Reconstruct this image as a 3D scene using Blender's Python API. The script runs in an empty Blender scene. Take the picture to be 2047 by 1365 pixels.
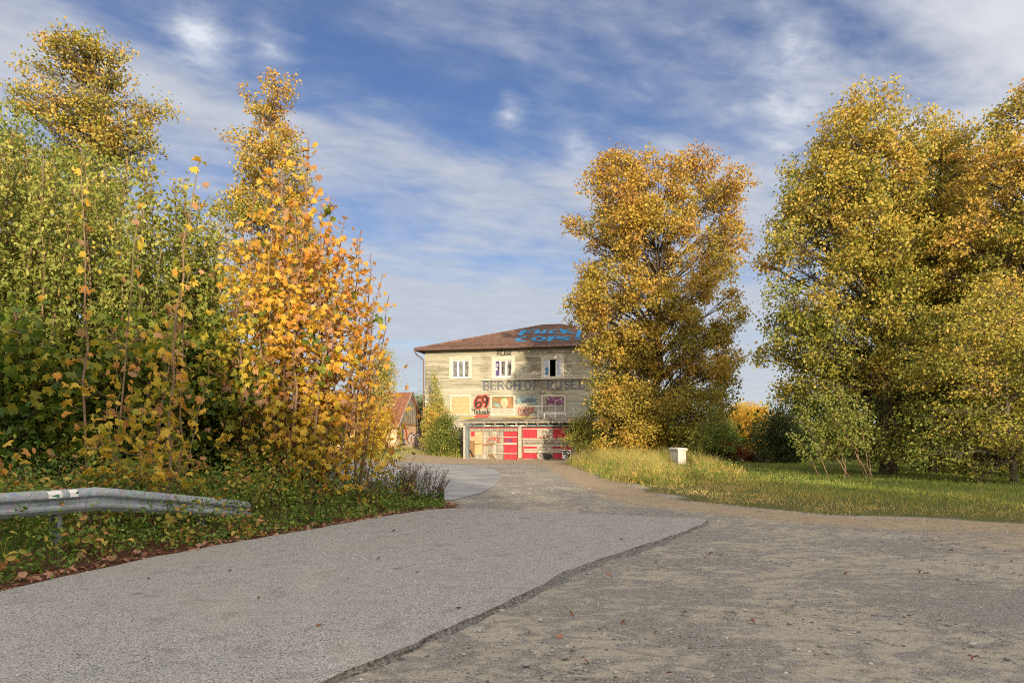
import bpy, bmesh, math, random
import numpy as np
from mathutils import Vector, Matrix

sc = bpy.context.scene
R = math.radians
F0, CX, HY, EYE = 1365.0, 1023.5, 872.0, 1.6          # focal length in photo pixels, centre column, horizon row, eye height

# ------------------------------------------------------------------ camera
cam = bpy.data.cameras.new('camera')
cam_o = bpy.data.objects.new('camera', cam)
sc.collection.objects.link(cam_o)
sc.camera = cam_o
cam.sensor_width = 36.0
cam.lens = 24.0
cam.shift_y = (HY - 682.5) / 2047.0
cam.clip_end = 6000.0
cam_o.location = (0, 0, EYE)
cam_o.rotation_euler = (R(90), 0, 0)

# ------------------------------------------------------------------ sun, sky, exposure
SUN_EL, SUN_AZ = 11.5, 12.0                            # degrees above the horizon; degrees right of straight behind the camera
world = bpy.data.worlds.new('World')
sc.world = world
world.use_nodes = True
wn, wl = world.node_tree.nodes, world.node_tree.links
bg = wn['Background']


def build_sky():
    def N(t, **kw):
        n = wn.new(t)
        for k, v in kw.items():
            setattr(n, k, v)
        return n

    def M(op, a, b=None, c=None, clamp=False):
        n = N('ShaderNodeMath', operation=op, use_clamp=clamp)
        for i, v in enumerate((a, b, c)):
            if v is None:
                continue
            if isinstance(v, (int, float)):
                n.inputs[i].default_value = v
            else:
                wl.new(v, n.inputs[i])
        return n.outputs[0]
    sky = N('ShaderNodeTexSky', sky_type='NISHITA', sun_disc=False)
    sky.sun_elevation = R(SUN_EL)
    sky.sun_rotation = R(180 - SUN_AZ)
    sky.altitude = 900
    sky.air_density = 1.0
    sky.dust_density = 0.15
    sky.ozone_density = 2.2
    hs = N('ShaderNodeHueSaturation')
    hs.inputs['Hue'].default_value = 0.516
    hs.inputs['Saturation'].default_value = 1.08
    hs.inputs['Value'].default_value = 0.92
    wl.new(sky.outputs[0], hs.inputs['Color'])
    tc = N('ShaderNodeTexCoord')
    sep = N('ShaderNodeSeparateXYZ')
    wl.new(tc.outputs['Generated'], sep.inputs[0])
    x, y, z = sep.outputs
    zz = M('ADD', M('MAXIMUM', z, 0.0), 0.10)
    px = M('DIVIDE', x, zz)
    py = M('DIVIDE', y, zz)
    comb = N('ShaderNodeCombineXYZ')
    wl.new(px, comb.inputs[0])
    wl.new(py, comb.inputs[1])

    def layer(rot, scl, scale, detail, rough, dist, off=(0, 0, 0)):
        r0 = N('ShaderNodeMapping')
        r0.inputs['Rotation'].default_value = (0, 0, rot)
        wl.new(comb.outputs[0], r0.inputs[0])
        mp = N('ShaderNodeMapping')
        mp.inputs['Scale'].default_value = scl
        mp.inputs['Location'].default_value = off
        wl.new(r0.outputs[0], mp.inputs[0])
        ns = N('ShaderNodeTexNoise')
        ns.inputs['Scale'].default_value = scale
        ns.inputs['Detail'].default_value = detail
        ns.inputs['Roughness'].default_value = rough
        ns.inputs['Distortion'].default_value = dist
        wl.new(mp.outputs[0], ns.inputs['Vector'])
        return ns.outputs['Fac']
    big = layer(R(-39), (0.42, 1.0, 1), 0.95, 3, 0.5, 0.3, (5.3, 2.1, 0))
    mid = layer(R(-36), (0.55, 1.15, 1), 2.3, 6, 0.55, 0.25, (1.7, 0.4, 0))
    fine = layer(R(-20), (0.8, 1.3, 1), 7.0, 7, 0.6, 0.2, (3.1, 9.4, 0))
    cov = M('ADD', M('MULTIPLY', big, 0.66), M('ADD', M('MULTIPLY', mid, 0.36), M('MULTIPLY', fine, 0.24)))
    # small bright puffs that float below the veil
    puff = None
    wv = layer(R(10), (1, 1, 1), 5.5, 6, 0.62, 0.3, (7.7, 3.3, 0))
    for (qx, qy, rr, amp) in ((395, 62, 0.052, .42), (542, 95, 0.042, .36), (1018, 228, 0.034, .42), (1150, 288, 0.045, .26),
                              (1590, 95, 0.075, .22), (1560, 235, 0.07, .2)):
        d = Vector(((qx - CX) / F0, 1.0, -(qy - HY) / F0)).normalized()
        vm = N('ShaderNodeVectorMath', operation='DISTANCE')
        wl.new(tc.outputs['Generated'], vm.inputs[0])
        vm.inputs[1].default_value = d
        g = M('SUBTRACT', 1.0, M('DIVIDE', M('ADD', vm.outputs['Value'], M('MULTIPLY', M('SUBTRACT', wv, 0.5), rr * 1.9)), rr), clamp=True)
        g = M('MULTIPLY', M('MULTIPLY', g, M('ADD', g, 0.6)), amp)
        puff = g if puff is None else M('ADD', puff, g)
    puffn = M('MULTIPLY', puff, M('MULTIPLY', fine, 1.9))
    # more veil low down, where the layers are seen edge-on
    # long cloud streets drifting the same way across the whole sky
    vv = M('ADD', M('MULTIPLY', px, -0.63), M('MULTIPLY', py, 0.777))
    vv = M('ADD', vv, M('MULTIPLY', M('SUBTRACT', mid, 0.5), 0.55))
    for v0, wd, am in ((1.80, .26, .10), (.78, .15, .07), (2.95, .45, .07), (1.38, .15, -.035), (.35, .16, .06), (-.4, .3, .08), (-1.3, .3, .08)):
        e = M('DIVIDE', M('SUBTRACT', vv, v0), wd)
        e = M('DIVIDE', 1.0, M('ADD', 1.0, M('MULTIPLY', M('MULTIPLY', e, e), M('ADD', 1.0, M('MULTIPLY', e, e)))))
        cov = M('ADD', cov, M('MULTIPLY', e, am))
    low = M('SUBTRACT', 1.0, M('MULTIPLY', z, 2.4), clamp=True)
    cov = M('ADD', cov, M('MULTIPLY', low, 0.11))
    hor = M('SUBTRACT', 1.0, M('MULTIPLY', z, 7.0), clamp=True)
    cov = M('ADD', cov, M('MULTIPLY', hor, 0.10))
    ramp = N('ShaderNodeMapRange', interpolation_type='SMOOTHERSTEP')
    ramp.inputs['From Min'].default_value = 0.43
    ramp.inputs['From Max'].default_value = 0.80
    ramp.inputs['To Min'].default_value = 0.0
    ramp.inputs['To Max'].default_value = 0.92
    wl.new(cov, ramp.inputs['Value'])
    fac = M('MINIMUM', M('ADD', ramp.outputs[0], puffn), 0.97)
    # clouds scatter forward: brighter the nearer they stand to the sun
    sd = Vector((math.sin(R(SUN_AZ)) * math.cos(R(SUN_EL)), -math.cos(R(SUN_AZ)) * math.cos(R(SUN_EL)), math.sin(R(SUN_EL))))
    dp = N('ShaderNodeVectorMath', operation='DOT_PRODUCT')
    wl.new(tc.outputs['Generated'], dp.inputs[0])
    dp.inputs[1].default_value = sd
    ph = M('POWER', M('MULTIPLY', M('ADD', dp.outputs['Value'], 1.0), 0.5), 2.0)
    lum = M('MULTIPLY', M('ADD', 1.0, M('MULTIPLY', ph, CLOUD_FWD)), CLOUD_LUM)
    shade = M('ADD', 0.80, M('ADD', M('MULTIPLY', fine, 0.28), M('MULTIPLY', puff, 0.45)))
    lum = M('MULTIPLY', lum, shade)
    cc = N('ShaderNodeVectorMath', operation='SCALE')
    warm = N('ShaderNodeMixRGB')
    wl.new(M('POWER', ph, 0.6), warm.inputs[0])
    warm.inputs[1].default_value = (0.90, 0.96, 1.08, 1)
    warm.inputs[2].default_value = (1.12, 0.97, 0.78, 1)
    wl.new(warm.outputs[0], cc.inputs[0])
    wl.new(lum, cc.inputs['Scale'])
    mix = N('ShaderNodeMixRGB')
    wl.new(fac, mix.inputs[0])
    wl.new(hs.outputs[0], mix.inputs[1])
    wl.new(cc.outputs[0], mix.inputs[2])
    wl.new(mix.outputs[0], bg.inputs[0])


CLOUD_LUM, CLOUD_FWD = 4.4, 4.6
build_sky()
bg.inputs[1].default_value = 0.095

sun = bpy.data.lights.new('sun', 'SUN')
sun_o = bpy.data.objects.new('sun', sun)
sc.collection.objects.link(sun_o)
sun.energy = 4.3
sun.angle = R(0.55)
sun.color = (1.0, 0.83, 0.58)
sun_o.rotation_euler = (R(90 - SUN_EL), 0, R(SUN_AZ))
sun_o.location = (10, -40, 30)
sc.view_settings.view_transform = 'Standard'
sc.view_settings.look = 'None'
sc.view_settings.gamma = 1.0
sc.view_settings.use_curve_mapping = False
sc.view_settings.exposure = 0.64
sc.cycles.max_bounces = 8
sc.cycles.diffuse_bounces = 4
sc.cycles.transmission_bounces = 5
sc.cycles.transparent_max_bounces = 6
sc.cycles.use_denoising = False
sc.cycles.filter_width = 1.1
sc.cycles.sample_clamp_indirect = 4.0

# ------------------------------------------------------------------ helpers
col = sc.collection
rng = np.random.default_rng(7)
rnd = random.Random(5)


def W(px, py, Y):
    """World point seen at photo pixel (px, py) at depth Y."""
    return ((px - CX) / F0 * Y, Y, EYE - (py - HY) / F0 * Y)


def S(a, b, t):
    u = np.clip((t - a) / (b - a), 0, 1)
    return u * u * (3 - 2 * u)


def tag(o, label=None, cat=None, group=None, kind=None):
    if label: o['label'] = label
    if cat: o['category'] = cat
    if group: o['group'] = group
    if kind: o['kind'] = kind
    return o


def empty(name, loc, rz=0.0):
    o = bpy.data.objects.new(name, None)
    o.location = loc
    o.rotation_euler = (0, 0, rz)
    o.empty_display_size = 0.3
    col.objects.link(o)
    return o


def link(name, me, parent=None):
    o = bpy.data.objects.new(name, me)
    col.objects.link(o)
    if parent is not None:
        o.parent = parent
    return o


def np_mesh(name, V, F, mat, tint=None, smooth=False):
    """Mesh from numpy: V (n,3), F (m,k) with one face size; tint is per face."""
    V = np.asarray(V, dtype=np.float32)
    F = np.asarray(F, dtype=np.int32)
    me = bpy.data.meshes.new(name)
    m, k = F.shape
    me.vertices.add(len(V))
    me.vertices.foreach_set('co', V.ravel())
    me.loops.add(m * k)
    me.loops.foreach_set('vertex_index', F.ravel())
    me.polygons.add(m)
    me.polygons.foreach_set('loop_start', np.arange(0, m * k, k, dtype=np.int32))
    if smooth:
        me.polygons.foreach_set('use_smooth', np.ones(m, dtype=bool))
    if tint is not None:
        a = me.attributes.new('tint', 'FLOAT', 'FACE')
        a.data.foreach_set('value', np.asarray(tint, dtype=np.float32))
    me.update(calc_edges=True)
    if mat: me.materials.append(mat)
    return me


class MB:
    """Collects simple shapes, then links them as one mesh object."""

    def __init__(s):
        s.v, s.f = [], []

    def add(s, vs, fs):
        b = len(s.v)
        s.v += [tuple(p) for p in vs]
        s.f += [tuple(i + b for i in f) for f in fs]

    def box(s, x0, x1, y0, y1, z0, z1):
        s.add([(x0, y0, z0), (x1, y0, z0), (x1, y1, z0), (x0, y1, z0), (x0, y0, z1), (x1, y0, z1), (x1, y1, z1), (x0, y1, z1)],
              [(0, 3, 2, 1), (4, 5, 6, 7), (0, 1, 5, 4), (1, 2, 6, 5), (2, 3, 7, 6), (3, 0, 4, 7)])

    def beam(s, a, b, w, h, up=(0, 0, 1)):
        a, b = Vector(a), Vector(b)
        d = (b - a).normalized()
        u = Vector(up)
        sd = d.cross(u)
        if sd.length < 1e-4:
            sd = d.cross(Vector((1, 0, 0)))
        sd.normalize()
        u = sd.cross(d)
        vs = []
        for p in (a, b):
            for i, j in ((-1, -1), (1, -1), (1, 1), (-1, 1)):
                vs.append(p + sd * (i * w / 2) + u * (j * h / 2))
        s.add(vs, [(0, 1, 2, 3), (4, 7, 6, 5), (0, 4, 5, 1), (1, 5, 6, 2), (2, 6, 7, 3), (3, 7, 4, 0)])

    def tube(s, pts, rad, n=6, caps=True):
        pts = [Vector(p) for p in pts]
        if not hasattr(rad, '__len__'):
            rad = [rad] * len(pts)
        ref = None
        vs, fs = [], []
        for i, p in enumerate(pts):
            d = (pts[min(i + 1, len(pts) - 1)] - pts[max(i - 1, 0)])
            if d.length < 1e-9: d = Vector((0, 0, 1))
            d.normalize()
            if ref is None:
                ref = d.orthogonal().normalized()
            else:
                ref = ref - d * ref.dot(d)
                ref = ref.normalized() if ref.length > 1e-6 else d.orthogonal().normalized()
            bn = d.cross(ref)
            for k in range(n):
                a = 2 * math.pi * k / n
                vs.append(p + (ref * math.cos(a) + bn * math.sin(a)) * rad[i])
        for i in range(len(pts) - 1):
            for k in range(n):
                a, b = i * n + k, i * n + (k + 1) % n
                fs.append((a, b, b + n, a + n))
        if caps:
            fs.append(tuple(range(n - 1, -1, -1)))
            fs.append(tuple(range((len(pts) - 1) * n, len(pts) * n)))
        s.add(vs, fs)

    def prism(s, poly, axis_vec):
        """poly: list of 3-D points of a planar outline; extruded along axis_vec."""
        n = len(poly)
        a = [Vector(p) for p in poly]
        b = [p + Vector(axis_vec) for p in a]
        s.add(a + b, [tuple(range(n - 1, -1, -1)), tuple(range(n, 2 * n))] + [(i, (i + 1) % n, n + (i + 1) % n, n + i) for i in range(n)])

    def mesh(s, name, mat, smooth=False):
        me = bpy.data.meshes.new(name)
        me.from_pydata(s.v, [], s.f)
        if smooth:
            me.polygons.foreach_set('use_smooth', [True] * len(me.polygons))
        me.update()
        if mat: me.materials.append(mat)
        return me

    def build(s, name, mat, parent=None, smooth=False):
        return link(name, s.mesh(name, mat, smooth), parent)


def poly_inside(X, Y, poly):
    X, Y = np.asarray(X, float), np.asarray(Y, float)
    ins = np.zeros(X.shape, bool)
    n = len(poly)
    for i in range(n):
        x0, y0 = poly[i]
        x1, y1 = poly[(i + 1) % n]
        if y0 == y1: continue
        c = ((y0 > Y) != (y1 > Y)) & (X < (x1 - x0) * (Y - y0) / (y1 - y0) + x0)
        ins ^= c
    return ins


def poly_dist(X, Y, poly, closed=True):
    X, Y = np.asarray(X, float), np.asarray(Y, float)
    best = np.full(X.shape, 1e9)
    n = len(poly)
    for i in range(n if closed else n - 1):
        x0, y0 = poly[i]
        x1, y1 = poly[(i + 1) % n]
        dx, dy = x1 - x0, y1 - y0
        L = dx * dx + dy * dy + 1e-12
        t = np.clip(((X - x0) * dx + (Y - y0) * dy) / L, 0, 1)
        best = np.minimum(best, np.hypot(X - x0 - t * dx, Y - y0 - t * dy))
    return best


def poly_sd(X, Y, poly):
    d = poly_dist(X, Y, poly)
    return np.where(poly_inside(X, Y, poly), d, -d)


# ------------------------------------------------------------------ materials
class NT:
    def __init__(s, name):
        s.m = bpy.data.materials.new(name)
        s.m.use_nodes = True
        s.n, s.l = s.m.node_tree.nodes, s.m.node_tree.links
        s.p = s.n['Principled BSDF']
        s.out = s.n['Material Output']

    def node(s, t, **kw):
        n = s.n.new(t)
        for k, v in kw.items(): setattr(n, k, v)
        return n

    def put(s, sock, v):
        if isinstance(v, (int, float)): sock.default_value = v
        elif isinstance(v, (tuple, list)):
            sock.default_value = tuple(v) + ((1.0,) if len(v) == 3 and sock.type == 'RGBA' else ())
        else: s.l.new(v, sock)

    def math(s, op, a, b=None, clamp=False):
        n = s.node('ShaderNodeMath', operation=op, use_clamp=clamp)
        s.put(n.inputs[0], a)
        if b is not None: s.put(n.inputs[1], b)
        return n.outputs[0]

    def coord(s, kind='pos', scale=(1, 1, 1), rot=(0, 0, 0), loc=(0, 0, 0)):
        if kind == 'pos':
            o = s.node('ShaderNodeNewGeometry').outputs['Position']
        else:
            o = s.node('ShaderNodeTexCoord').outputs[kind]
        mp = s.node('ShaderNodeMapping')
        mp.inputs['Scale'].default_value = scale
        mp.inputs['Rotation'].default_value = rot
        mp.inputs['Location'].default_value = loc
        s.l.new(o, mp.inputs[0])
        return mp.outputs[0]

    def noise(s, vec, scale, detail=4, rough=.55, dist=0.0, out='Fac'):
        n = s.node('ShaderNodeTexNoise')
        s.l.new(vec, n.inputs['Vector'])
        n.inputs['Scale'].default_value = scale
        n.inputs['Detail'].default_value = detail
        n.inputs['Roughness'].default_value = rough
        n.inputs['Distortion'].default_value = dist
        return n.outputs[out]

    def voro(s, vec, scale, feature='F1', out='Distance'):
        n = s.node('ShaderNodeTexVoronoi', feature=feature)
        s.l.new(vec, n.inputs['Vector'])
        n.inputs['Scale'].default_value = scale
        return n.outputs[out]

    def ramp(s, fac, stops, interp='LINEAR'):
        n = s.node('ShaderNodeValToRGB')
        n.color_ramp.interpolation = interp
        e = n.color_ramp.elements
        while len(e) < len(stops): e.new(0.5)
        for i, (p, c) in enumerate(stops):
            e[i].position = p
            e[i].color = tuple(c) + (1,) if len(c) == 3 else c
        s.put(n.inputs[0], fac)
        return n.outputs[0]

    def mix(s, fac, a, b, mode='MIX'):
        n = s.node('ShaderNodeMixRGB', blend_type=mode)
        s.put(n.inputs[0], fac)
        s.put(n.inputs[1], a)
        s.put(n.inputs[2], b)
        return n.outputs[0]

    def step(s, v, a, b):
        n = s.node('ShaderNodeMapRange', interpolation_type='SMOOTHSTEP')
        s.put(n.inputs['Value'], v)
        n.inputs['From Min'].default_value = a
        n.inputs['From Max'].default_value = b
        return n.outputs[0]

    def bump(s, h, strength, dist=0.02):
        n = s.node('ShaderNodeBump')
        n.inputs['Strength'].default_value = strength
        n.inputs['Distance'].default_value = dist
        s.put(n.inputs['Height'], h)
        s.l.new(n.outputs[0], s.p.inputs['Normal'])

    def attr(s, name, out='Fac'):
        n = s.node('ShaderNodeAttribute', attribute_name=name)
        return n.outputs[out]


def mat_noise(name, c0, c1, scale=4, rough=.8, vec=('pos', (1, 1, 1)), detail=5, lo=.35, hi=.65, bump=.3, bdist=.01, spec=.3, metal=0.0, vary=0.0):
    t = NT(name)
    v = t.coord(vec[0], vec[1])
    nz = t.noise(v, scale, detail, .62)
    c = t.ramp(nz, [(lo, c0), (hi, c1)])
    if vary:
        oi = t.node('ShaderNodeObjectInfo').outputs['Random']
        c = t.mix(1.0, c, t.ramp(oi, [(0, (1 - vary,) * 3), (1, (1 + vary * .6,) * 3)]), 'MULTIPLY')
    t.put(t.p.inputs['Base Color'], c)
    t.p.inputs['Roughness'].default_value = rough
    t.p.inputs['Specular IOR Level'].default_value = spec
    t.p.inputs['Metallic'].default_value = metal
    if bump: t.bump(nz, bump, bdist)
    return t.m


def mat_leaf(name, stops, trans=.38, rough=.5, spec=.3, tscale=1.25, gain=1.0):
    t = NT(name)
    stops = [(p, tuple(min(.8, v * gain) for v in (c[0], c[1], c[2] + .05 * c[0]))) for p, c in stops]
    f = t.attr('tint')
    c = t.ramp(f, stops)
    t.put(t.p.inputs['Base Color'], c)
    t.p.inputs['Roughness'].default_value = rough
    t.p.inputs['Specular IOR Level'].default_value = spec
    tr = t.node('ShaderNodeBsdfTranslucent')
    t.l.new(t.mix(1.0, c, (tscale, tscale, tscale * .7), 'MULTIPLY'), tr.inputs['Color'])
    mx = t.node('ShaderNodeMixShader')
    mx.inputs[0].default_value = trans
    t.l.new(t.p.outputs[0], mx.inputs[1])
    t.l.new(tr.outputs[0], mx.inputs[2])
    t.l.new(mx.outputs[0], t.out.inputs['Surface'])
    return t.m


GREEN_D, GREEN_M, GREEN_L = (.022, .045, .010), (.055, .090, .014), (.13, .17, .022)
YGREEN, YELLOW, GOLD, ORANGE, BROWN, TAN = (.26, .24, .022), (.46, .31, .022), (.44, .235, .018), (.38, .15, .016), (.16, .075, .022), (.42, .26, .12)
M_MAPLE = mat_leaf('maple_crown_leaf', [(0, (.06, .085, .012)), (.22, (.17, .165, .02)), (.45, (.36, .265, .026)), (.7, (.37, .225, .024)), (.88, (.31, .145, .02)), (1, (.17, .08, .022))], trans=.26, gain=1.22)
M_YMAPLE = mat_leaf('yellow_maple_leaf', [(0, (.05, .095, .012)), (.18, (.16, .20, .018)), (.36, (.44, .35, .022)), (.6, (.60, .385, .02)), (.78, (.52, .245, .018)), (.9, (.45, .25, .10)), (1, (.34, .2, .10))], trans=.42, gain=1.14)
M_LIME = mat_leaf('linden_leaf', [(0, (.035, .055, .008)), (.3, (.12, .13, .016)), (.55, (.25, .205, .022)), (.8, (.31, .20, .024)), (1, (.25, .12, .024))], trans=.24, gain=1.58)
M_BEECH = mat_leaf('beech_leaf', [(0, (.04, .05, .008)), (.35, (.13, .105, .014)), (.65, (.26, .14, .018)), (1, (.30, .115, .02))], trans=.3, gain=0.95)
M_SALLOW = mat_leaf('willow_leaf', [(0, (.035, .06, .009)), (.35, (.095, .125, .018)), (.7, (.21, .215, .036)), (.88, (.36, .30, .055)), (1, (.46, .29, .04))], trans=.28, gain=1.4)
M_GREEN = mat_leaf('green_leaf', [(0, (.014, .030, .006)), (.4, (.040, .075, .012)), (.75, (.095, .14, .02)), (.9, (.22, .19, .025)), (1, (.25, .12, .02))], trans=.3, gain=1.5)
M_RED = mat_leaf('red_leaf', [(0, (.10, .015, .010)), (.6, (.26, .045, .022)), (1, (.36, .12, .03))])
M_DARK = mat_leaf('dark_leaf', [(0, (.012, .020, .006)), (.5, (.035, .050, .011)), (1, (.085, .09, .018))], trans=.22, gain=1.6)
M_DRY = mat_leaf('dry_leaf', [(0, (.10, .045, .025)), (.4, (.20, .09, .045)), (.75, (.36, .19, .10)), (1, (.48, .30, .17))], trans=.2, rough=.7, gain=1.15)
M_GRASS = mat_leaf('grass_blade', [(0, (.035, .075, .010)), (.4, (.085, .145, .018)), (.65, (.19, .20, .03)), (.85, (.34, .25, .065)), (1, (.42, .30, .12))], trans=.3, gain=1.5)
M_VERGE = mat_leaf('verge_weed_leaf', [(0, (.03, .06, .010)), (.4, (.085, .15, .02)), (.7, (.17, .23, .03)), (.88, (.36, .30, .04)), (1, (.40, .20, .05))], trans=.32, gain=1.25)
M_BARK = mat_noise('bark', (.055, .042, .03), (.17, .135, .10), 9, .9, ('pos', (1, 1, .25)), bump=.7, bdist=.02)
M_TWIG = mat_noise('young_bark', (.12, .075, .045), (.25, .165, .10), 12, .75, ('pos', (1, 1, .4)), bump=.3)
M_DBARK = mat_noise('dark_bark', (.025, .02, .015), (.07, .055, .042), 9, .9, ('pos', (1, 1, .25)), bump=.6)
M_WEED = mat_noise('dry_weed_stem', (.075, .045, .035), (.17, .11, .075), 14, .85, bump=0)

# ------------------------------------------------------------------ ground
APRON_L = [(-7.6, 3.0), (-6.3, 5.0), (-5.15, 6.87), (-4.67, 8.8), (-3.73, 10.76), (-2.26, 13.8), (-1.75, 14.62)]
APRON = APRON_L + [(-1.3, 14.78), (-0.25, 14.56), (1.77, 13.65), (3.45, 13.05), (3.66, 12.8), (3.49, 12.4), (2.57, 10.76), (1.55, 9.37), (.61, 7.86), (-.06, 6.46), (-.5, 5.56), (-.93, 4.82),
                   (-1.18, 4.43), (-2.0, 3.1), (-3.0, 1.6), (-4.6, 0.2), (-9.5, 0.2)]
ROAD2 = [(-1.47, 17.0), (-.85, 19.4), (-.55, 22.3), (-.40, 25.5), (-.5, 28.6), (-.8, 32.5), (-1.5, 36.4), (-2.6, 39.6), (-3.9, 41.4), (-6.5, 41.6), (-9, 40.6), (-10.6, 37), (-11.6, 32), (-14, 27.5), (-20, 24.5), (-32, 23.0),
         (-32, 20), (-20, 20.6), (-12, 20.0), (-6, 18.6), (-3, 17.2)]
LAWN = [(60, 8.0), (20, 11.2), (9.5, 12.6), (8.2, 13.0), (6.65, 13.5), (5.3, 15.3), (4.1, 17.0), (3.95, 20.2), (3.7, 23.5), (3.5, 30), (3.45, 36), (3.3, 41), (4.6, 44.5), (8, 46), (16, 48), (80, 60), (80, 8)]
VERGE = [(-40, 2.5), (-9.2, 2.5), (-7.4, 3.6), (-6.3, 5.3), (-5.2, 7.0), (-4.72, 8.9), (-3.78, 10.85), (-2.3, 13.95), (-1.55, 14.95), (-1.15, 15.4), (-1.5, 16.6), (-3.0, 16.9), (-6, 18.3), (-12, 19.7), (-20, 20.3), (-40, 19.6)]


def gz(x, y):
    x, y = np.asarray(x, float), np.asarray(y, float)
    h = -.18 * S(30, 50, y) * S(-8, -3, x) * (1 - S(14, 30, x)) + .5 * S(46, 70, y) * S(2, -9, x)
    sd = poly_sd(x, y, VERGE)
    h = h + .24 * S(.35, 1.6, sd) * (1 - S(13.0, 16.5, y) * .7)
    sl = poly_sd(x, y, LAWN)
    h = h + .10 * S(.3, 4, sl)
    return h


def gz1(x, y):
    return float(gz(np.array([x]), np.array([y]))[0])


def wob(x, y, k=1.0):
    return (np.sin(x * 1.7 * k + 1.3 * np.sin(y * .9 * k)) + np.sin(y * 2.1 * k + 1.7 * np.sin(x * 1.1 * k + 2)) + np.sin((x + y) * 3.3 * k + 1.0)) / 3.0


def build_ground():
    def axis(dense0, dense1, st, far0, far1):
        a = list(np.arange(dense0, dense1 + 1e-6, st))
        s, p = st, dense1
        while p < far1:
            s = min(s * 1.18, 400)
            p += s
            a.append(p)
        s, p = st, dense0
        while p > far0:
            s = min(s * 1.18, 400)
            p -= s
            a.insert(0, p)
        return np.array(a)
    xs = axis(-14, 16, .2, -2500, 2500)
    ys = axis(1.0, 34, .2, -400, 4500)
    X, Y = np.meshgrid(xs, ys)
    Z = gz(X, Y)
    near = (1 - S(30, 60, np.hypot(X, Y)))
    ap, r2 = poly_sd(X, Y, APRON), poly_sd(X, Y, ROAD2)
    amp = near * (1 - S(-.3, .0, ap)) * (1 - S(-.3, 0, r2))
    Z = Z + amp * (.012 * wob(X, Y) + .007 * wob(X, Y, 2.7))
    # worn tyre rut in the dirt at the right
    Z = Z - .045 * np.exp(-((Y - 9.9 + .12 * (X - 6)) / .10) ** 2) * S(5.6, 7.2, X) * near
    lw = poly_sd(X, Y, LAWN)
    vg = poly_sd(X, Y, VERGE)
    grass = np.clip(S(-.6, 1.1, lw + .5 * wob(X, Y, .8)), 0, 1)
    back = S(46, 60, np.hypot(X - 0, Y)) * (1 - S(-12, -7, X) * (1 - S(6, 9, X)))
    grass = np.maximum(grass, back)
    grass = np.maximum(grass, S(-9.5, -13, X) * S(43, 47, Y))
    litter = S(.0, .12, vg) * (1 - .75 * S(.5, 1.5, vg))
    vgr = S(.3, 1.4, vg)
    grass = np.maximum(grass, vgr)
    # pale sandy strip between yard and lawn, and the sunny yard before the house
    dirt = np.exp(-((lw + .8) / 1.1) ** 2) * .9 + .85 * S(41, 45, Y) * (1 - grass)
    dirt = np.maximum(dirt, .55 * S(4.5, 7.5, X) * (1 - S(13, 15, Y)) * S(6.0, 10.0, Y))
    ny, nx = X.shape
    V = np.stack([X.ravel(), Y.ravel(), Z.ravel()], 1)
    idx = np.arange(nx * ny).reshape(ny, nx)
    Fc = np.stack([idx[:-1, :-1].ravel(), idx[:-1, 1:].ravel(), idx[1:, 1:].ravel(), idx[1:, :-1].ravel()], 1)
    t = NT('ground_soil')
    p = t.coord()
    zone = t.node('ShaderNodeSeparateColor')
    t.l.new(t.attr('zone', 'Color'), zone.inputs[0])
    gr, di, li = zone.outputs
    n1 = t.noise(p, .55, 6, .6, .3)
    n2 = t.noise(t.coord('pos', (.75, 1.25, 1)), 4.6, 7, .68, .5)
    n3 = t.noise(p, 14, 5, .7)
    n4 = t.noise(p, 75, 3, .7)
    vd = t.voro(p, 95, 'F1', 'Color')
    vs = t.node('ShaderNodeSeparateColor')
    t.l.new(vd, vs.inputs[0])
    grav = t.ramp(t.math('ADD', t.math('MULTIPLY', n3, .5), t.math('MULTIPLY', n4, .5)), [(.3, (.13, .12, .102)), (.5, (.24, .222, .192)), (.68, (.38, .355, .312))])
    grav = t.mix(t.step(vs.outputs[0], .82, .97), grav, (.40, .39, .38))
    grav = t.mix(t.math('MULTIPLY', t.step(vs.outputs[1], .86, .97), .6), grav, (.07, .06, .05))
    sand = t.ramp(n3, [(.3, (.355, .315, .245)), (.7, (.48, .435, .345))])
    sfac = t.step(t.math('ADD', t.math('MULTIPLY', n2, .7), t.math('MULTIPLY', n1, .55)), .59, .70)
    base = t.mix(t.math('MULTIPLY', sfac, .8), grav, sand)
    dsand = t.ramp(n2, [(.3, (.30, .225, .145)), (.7, (.43, .345, .235))])
    base = t.mix(t.step(t.math('ADD', di, t.math('MULTIPLY', t.math('SUBTRACT', n2, .5), .9)), .35, .75), base, dsand)
    moss = t.math('MULTIPLY', t.step(t.noise(p, 1.3, 7, .7, .6), .60, .70), .55)
    base = t.mix(moss, base, (.105, .105, .045))
    soil = t.ramp(n3, [(.3, (.06, .07, .02)), (.6, (.12, .125, .035)), (.8, (.20, .16, .06))])
    base = t.mix(t.step(t.math('ADD', gr, t.math('MULTIPLY', t.math('SUBTRACT', n2, .5), .8)), .35, .65), base, soil)
    lit = t.ramp(n4, [(.3, (.055, .026, .016)), (.55, (.12, .058, .036)), (.75, (.19, .10, .062))])
    base = t.mix(t.step(t.math('ADD', li, t.math('MULTIPLY', t.math('SUBTRACT', n3, .5), .7)), .40, .65), base, lit)
    t.put(t.p.inputs['Base Color'], base)
    t.p.inputs['Roughness'].default_value = .95
    t.p.inputs['Specular IOR Level'].default_value = .15
    h = t.math('ADD', t.math('ADD', t.math('MULTIPLY', n3, .5), t.math('MULTIPLY', n4, .45)), t.math('MULTIPLY', vs.outputs[2], .22))
    t.bump(t.math('ADD', h, t.math('MULTIPLY', n2, .5)), .85, .035)
    me = np_mesh('ground', V, Fc, t.m, smooth=True)
    a = me.attributes.new('zone', 'FLOAT_COLOR', 'POINT')
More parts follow.
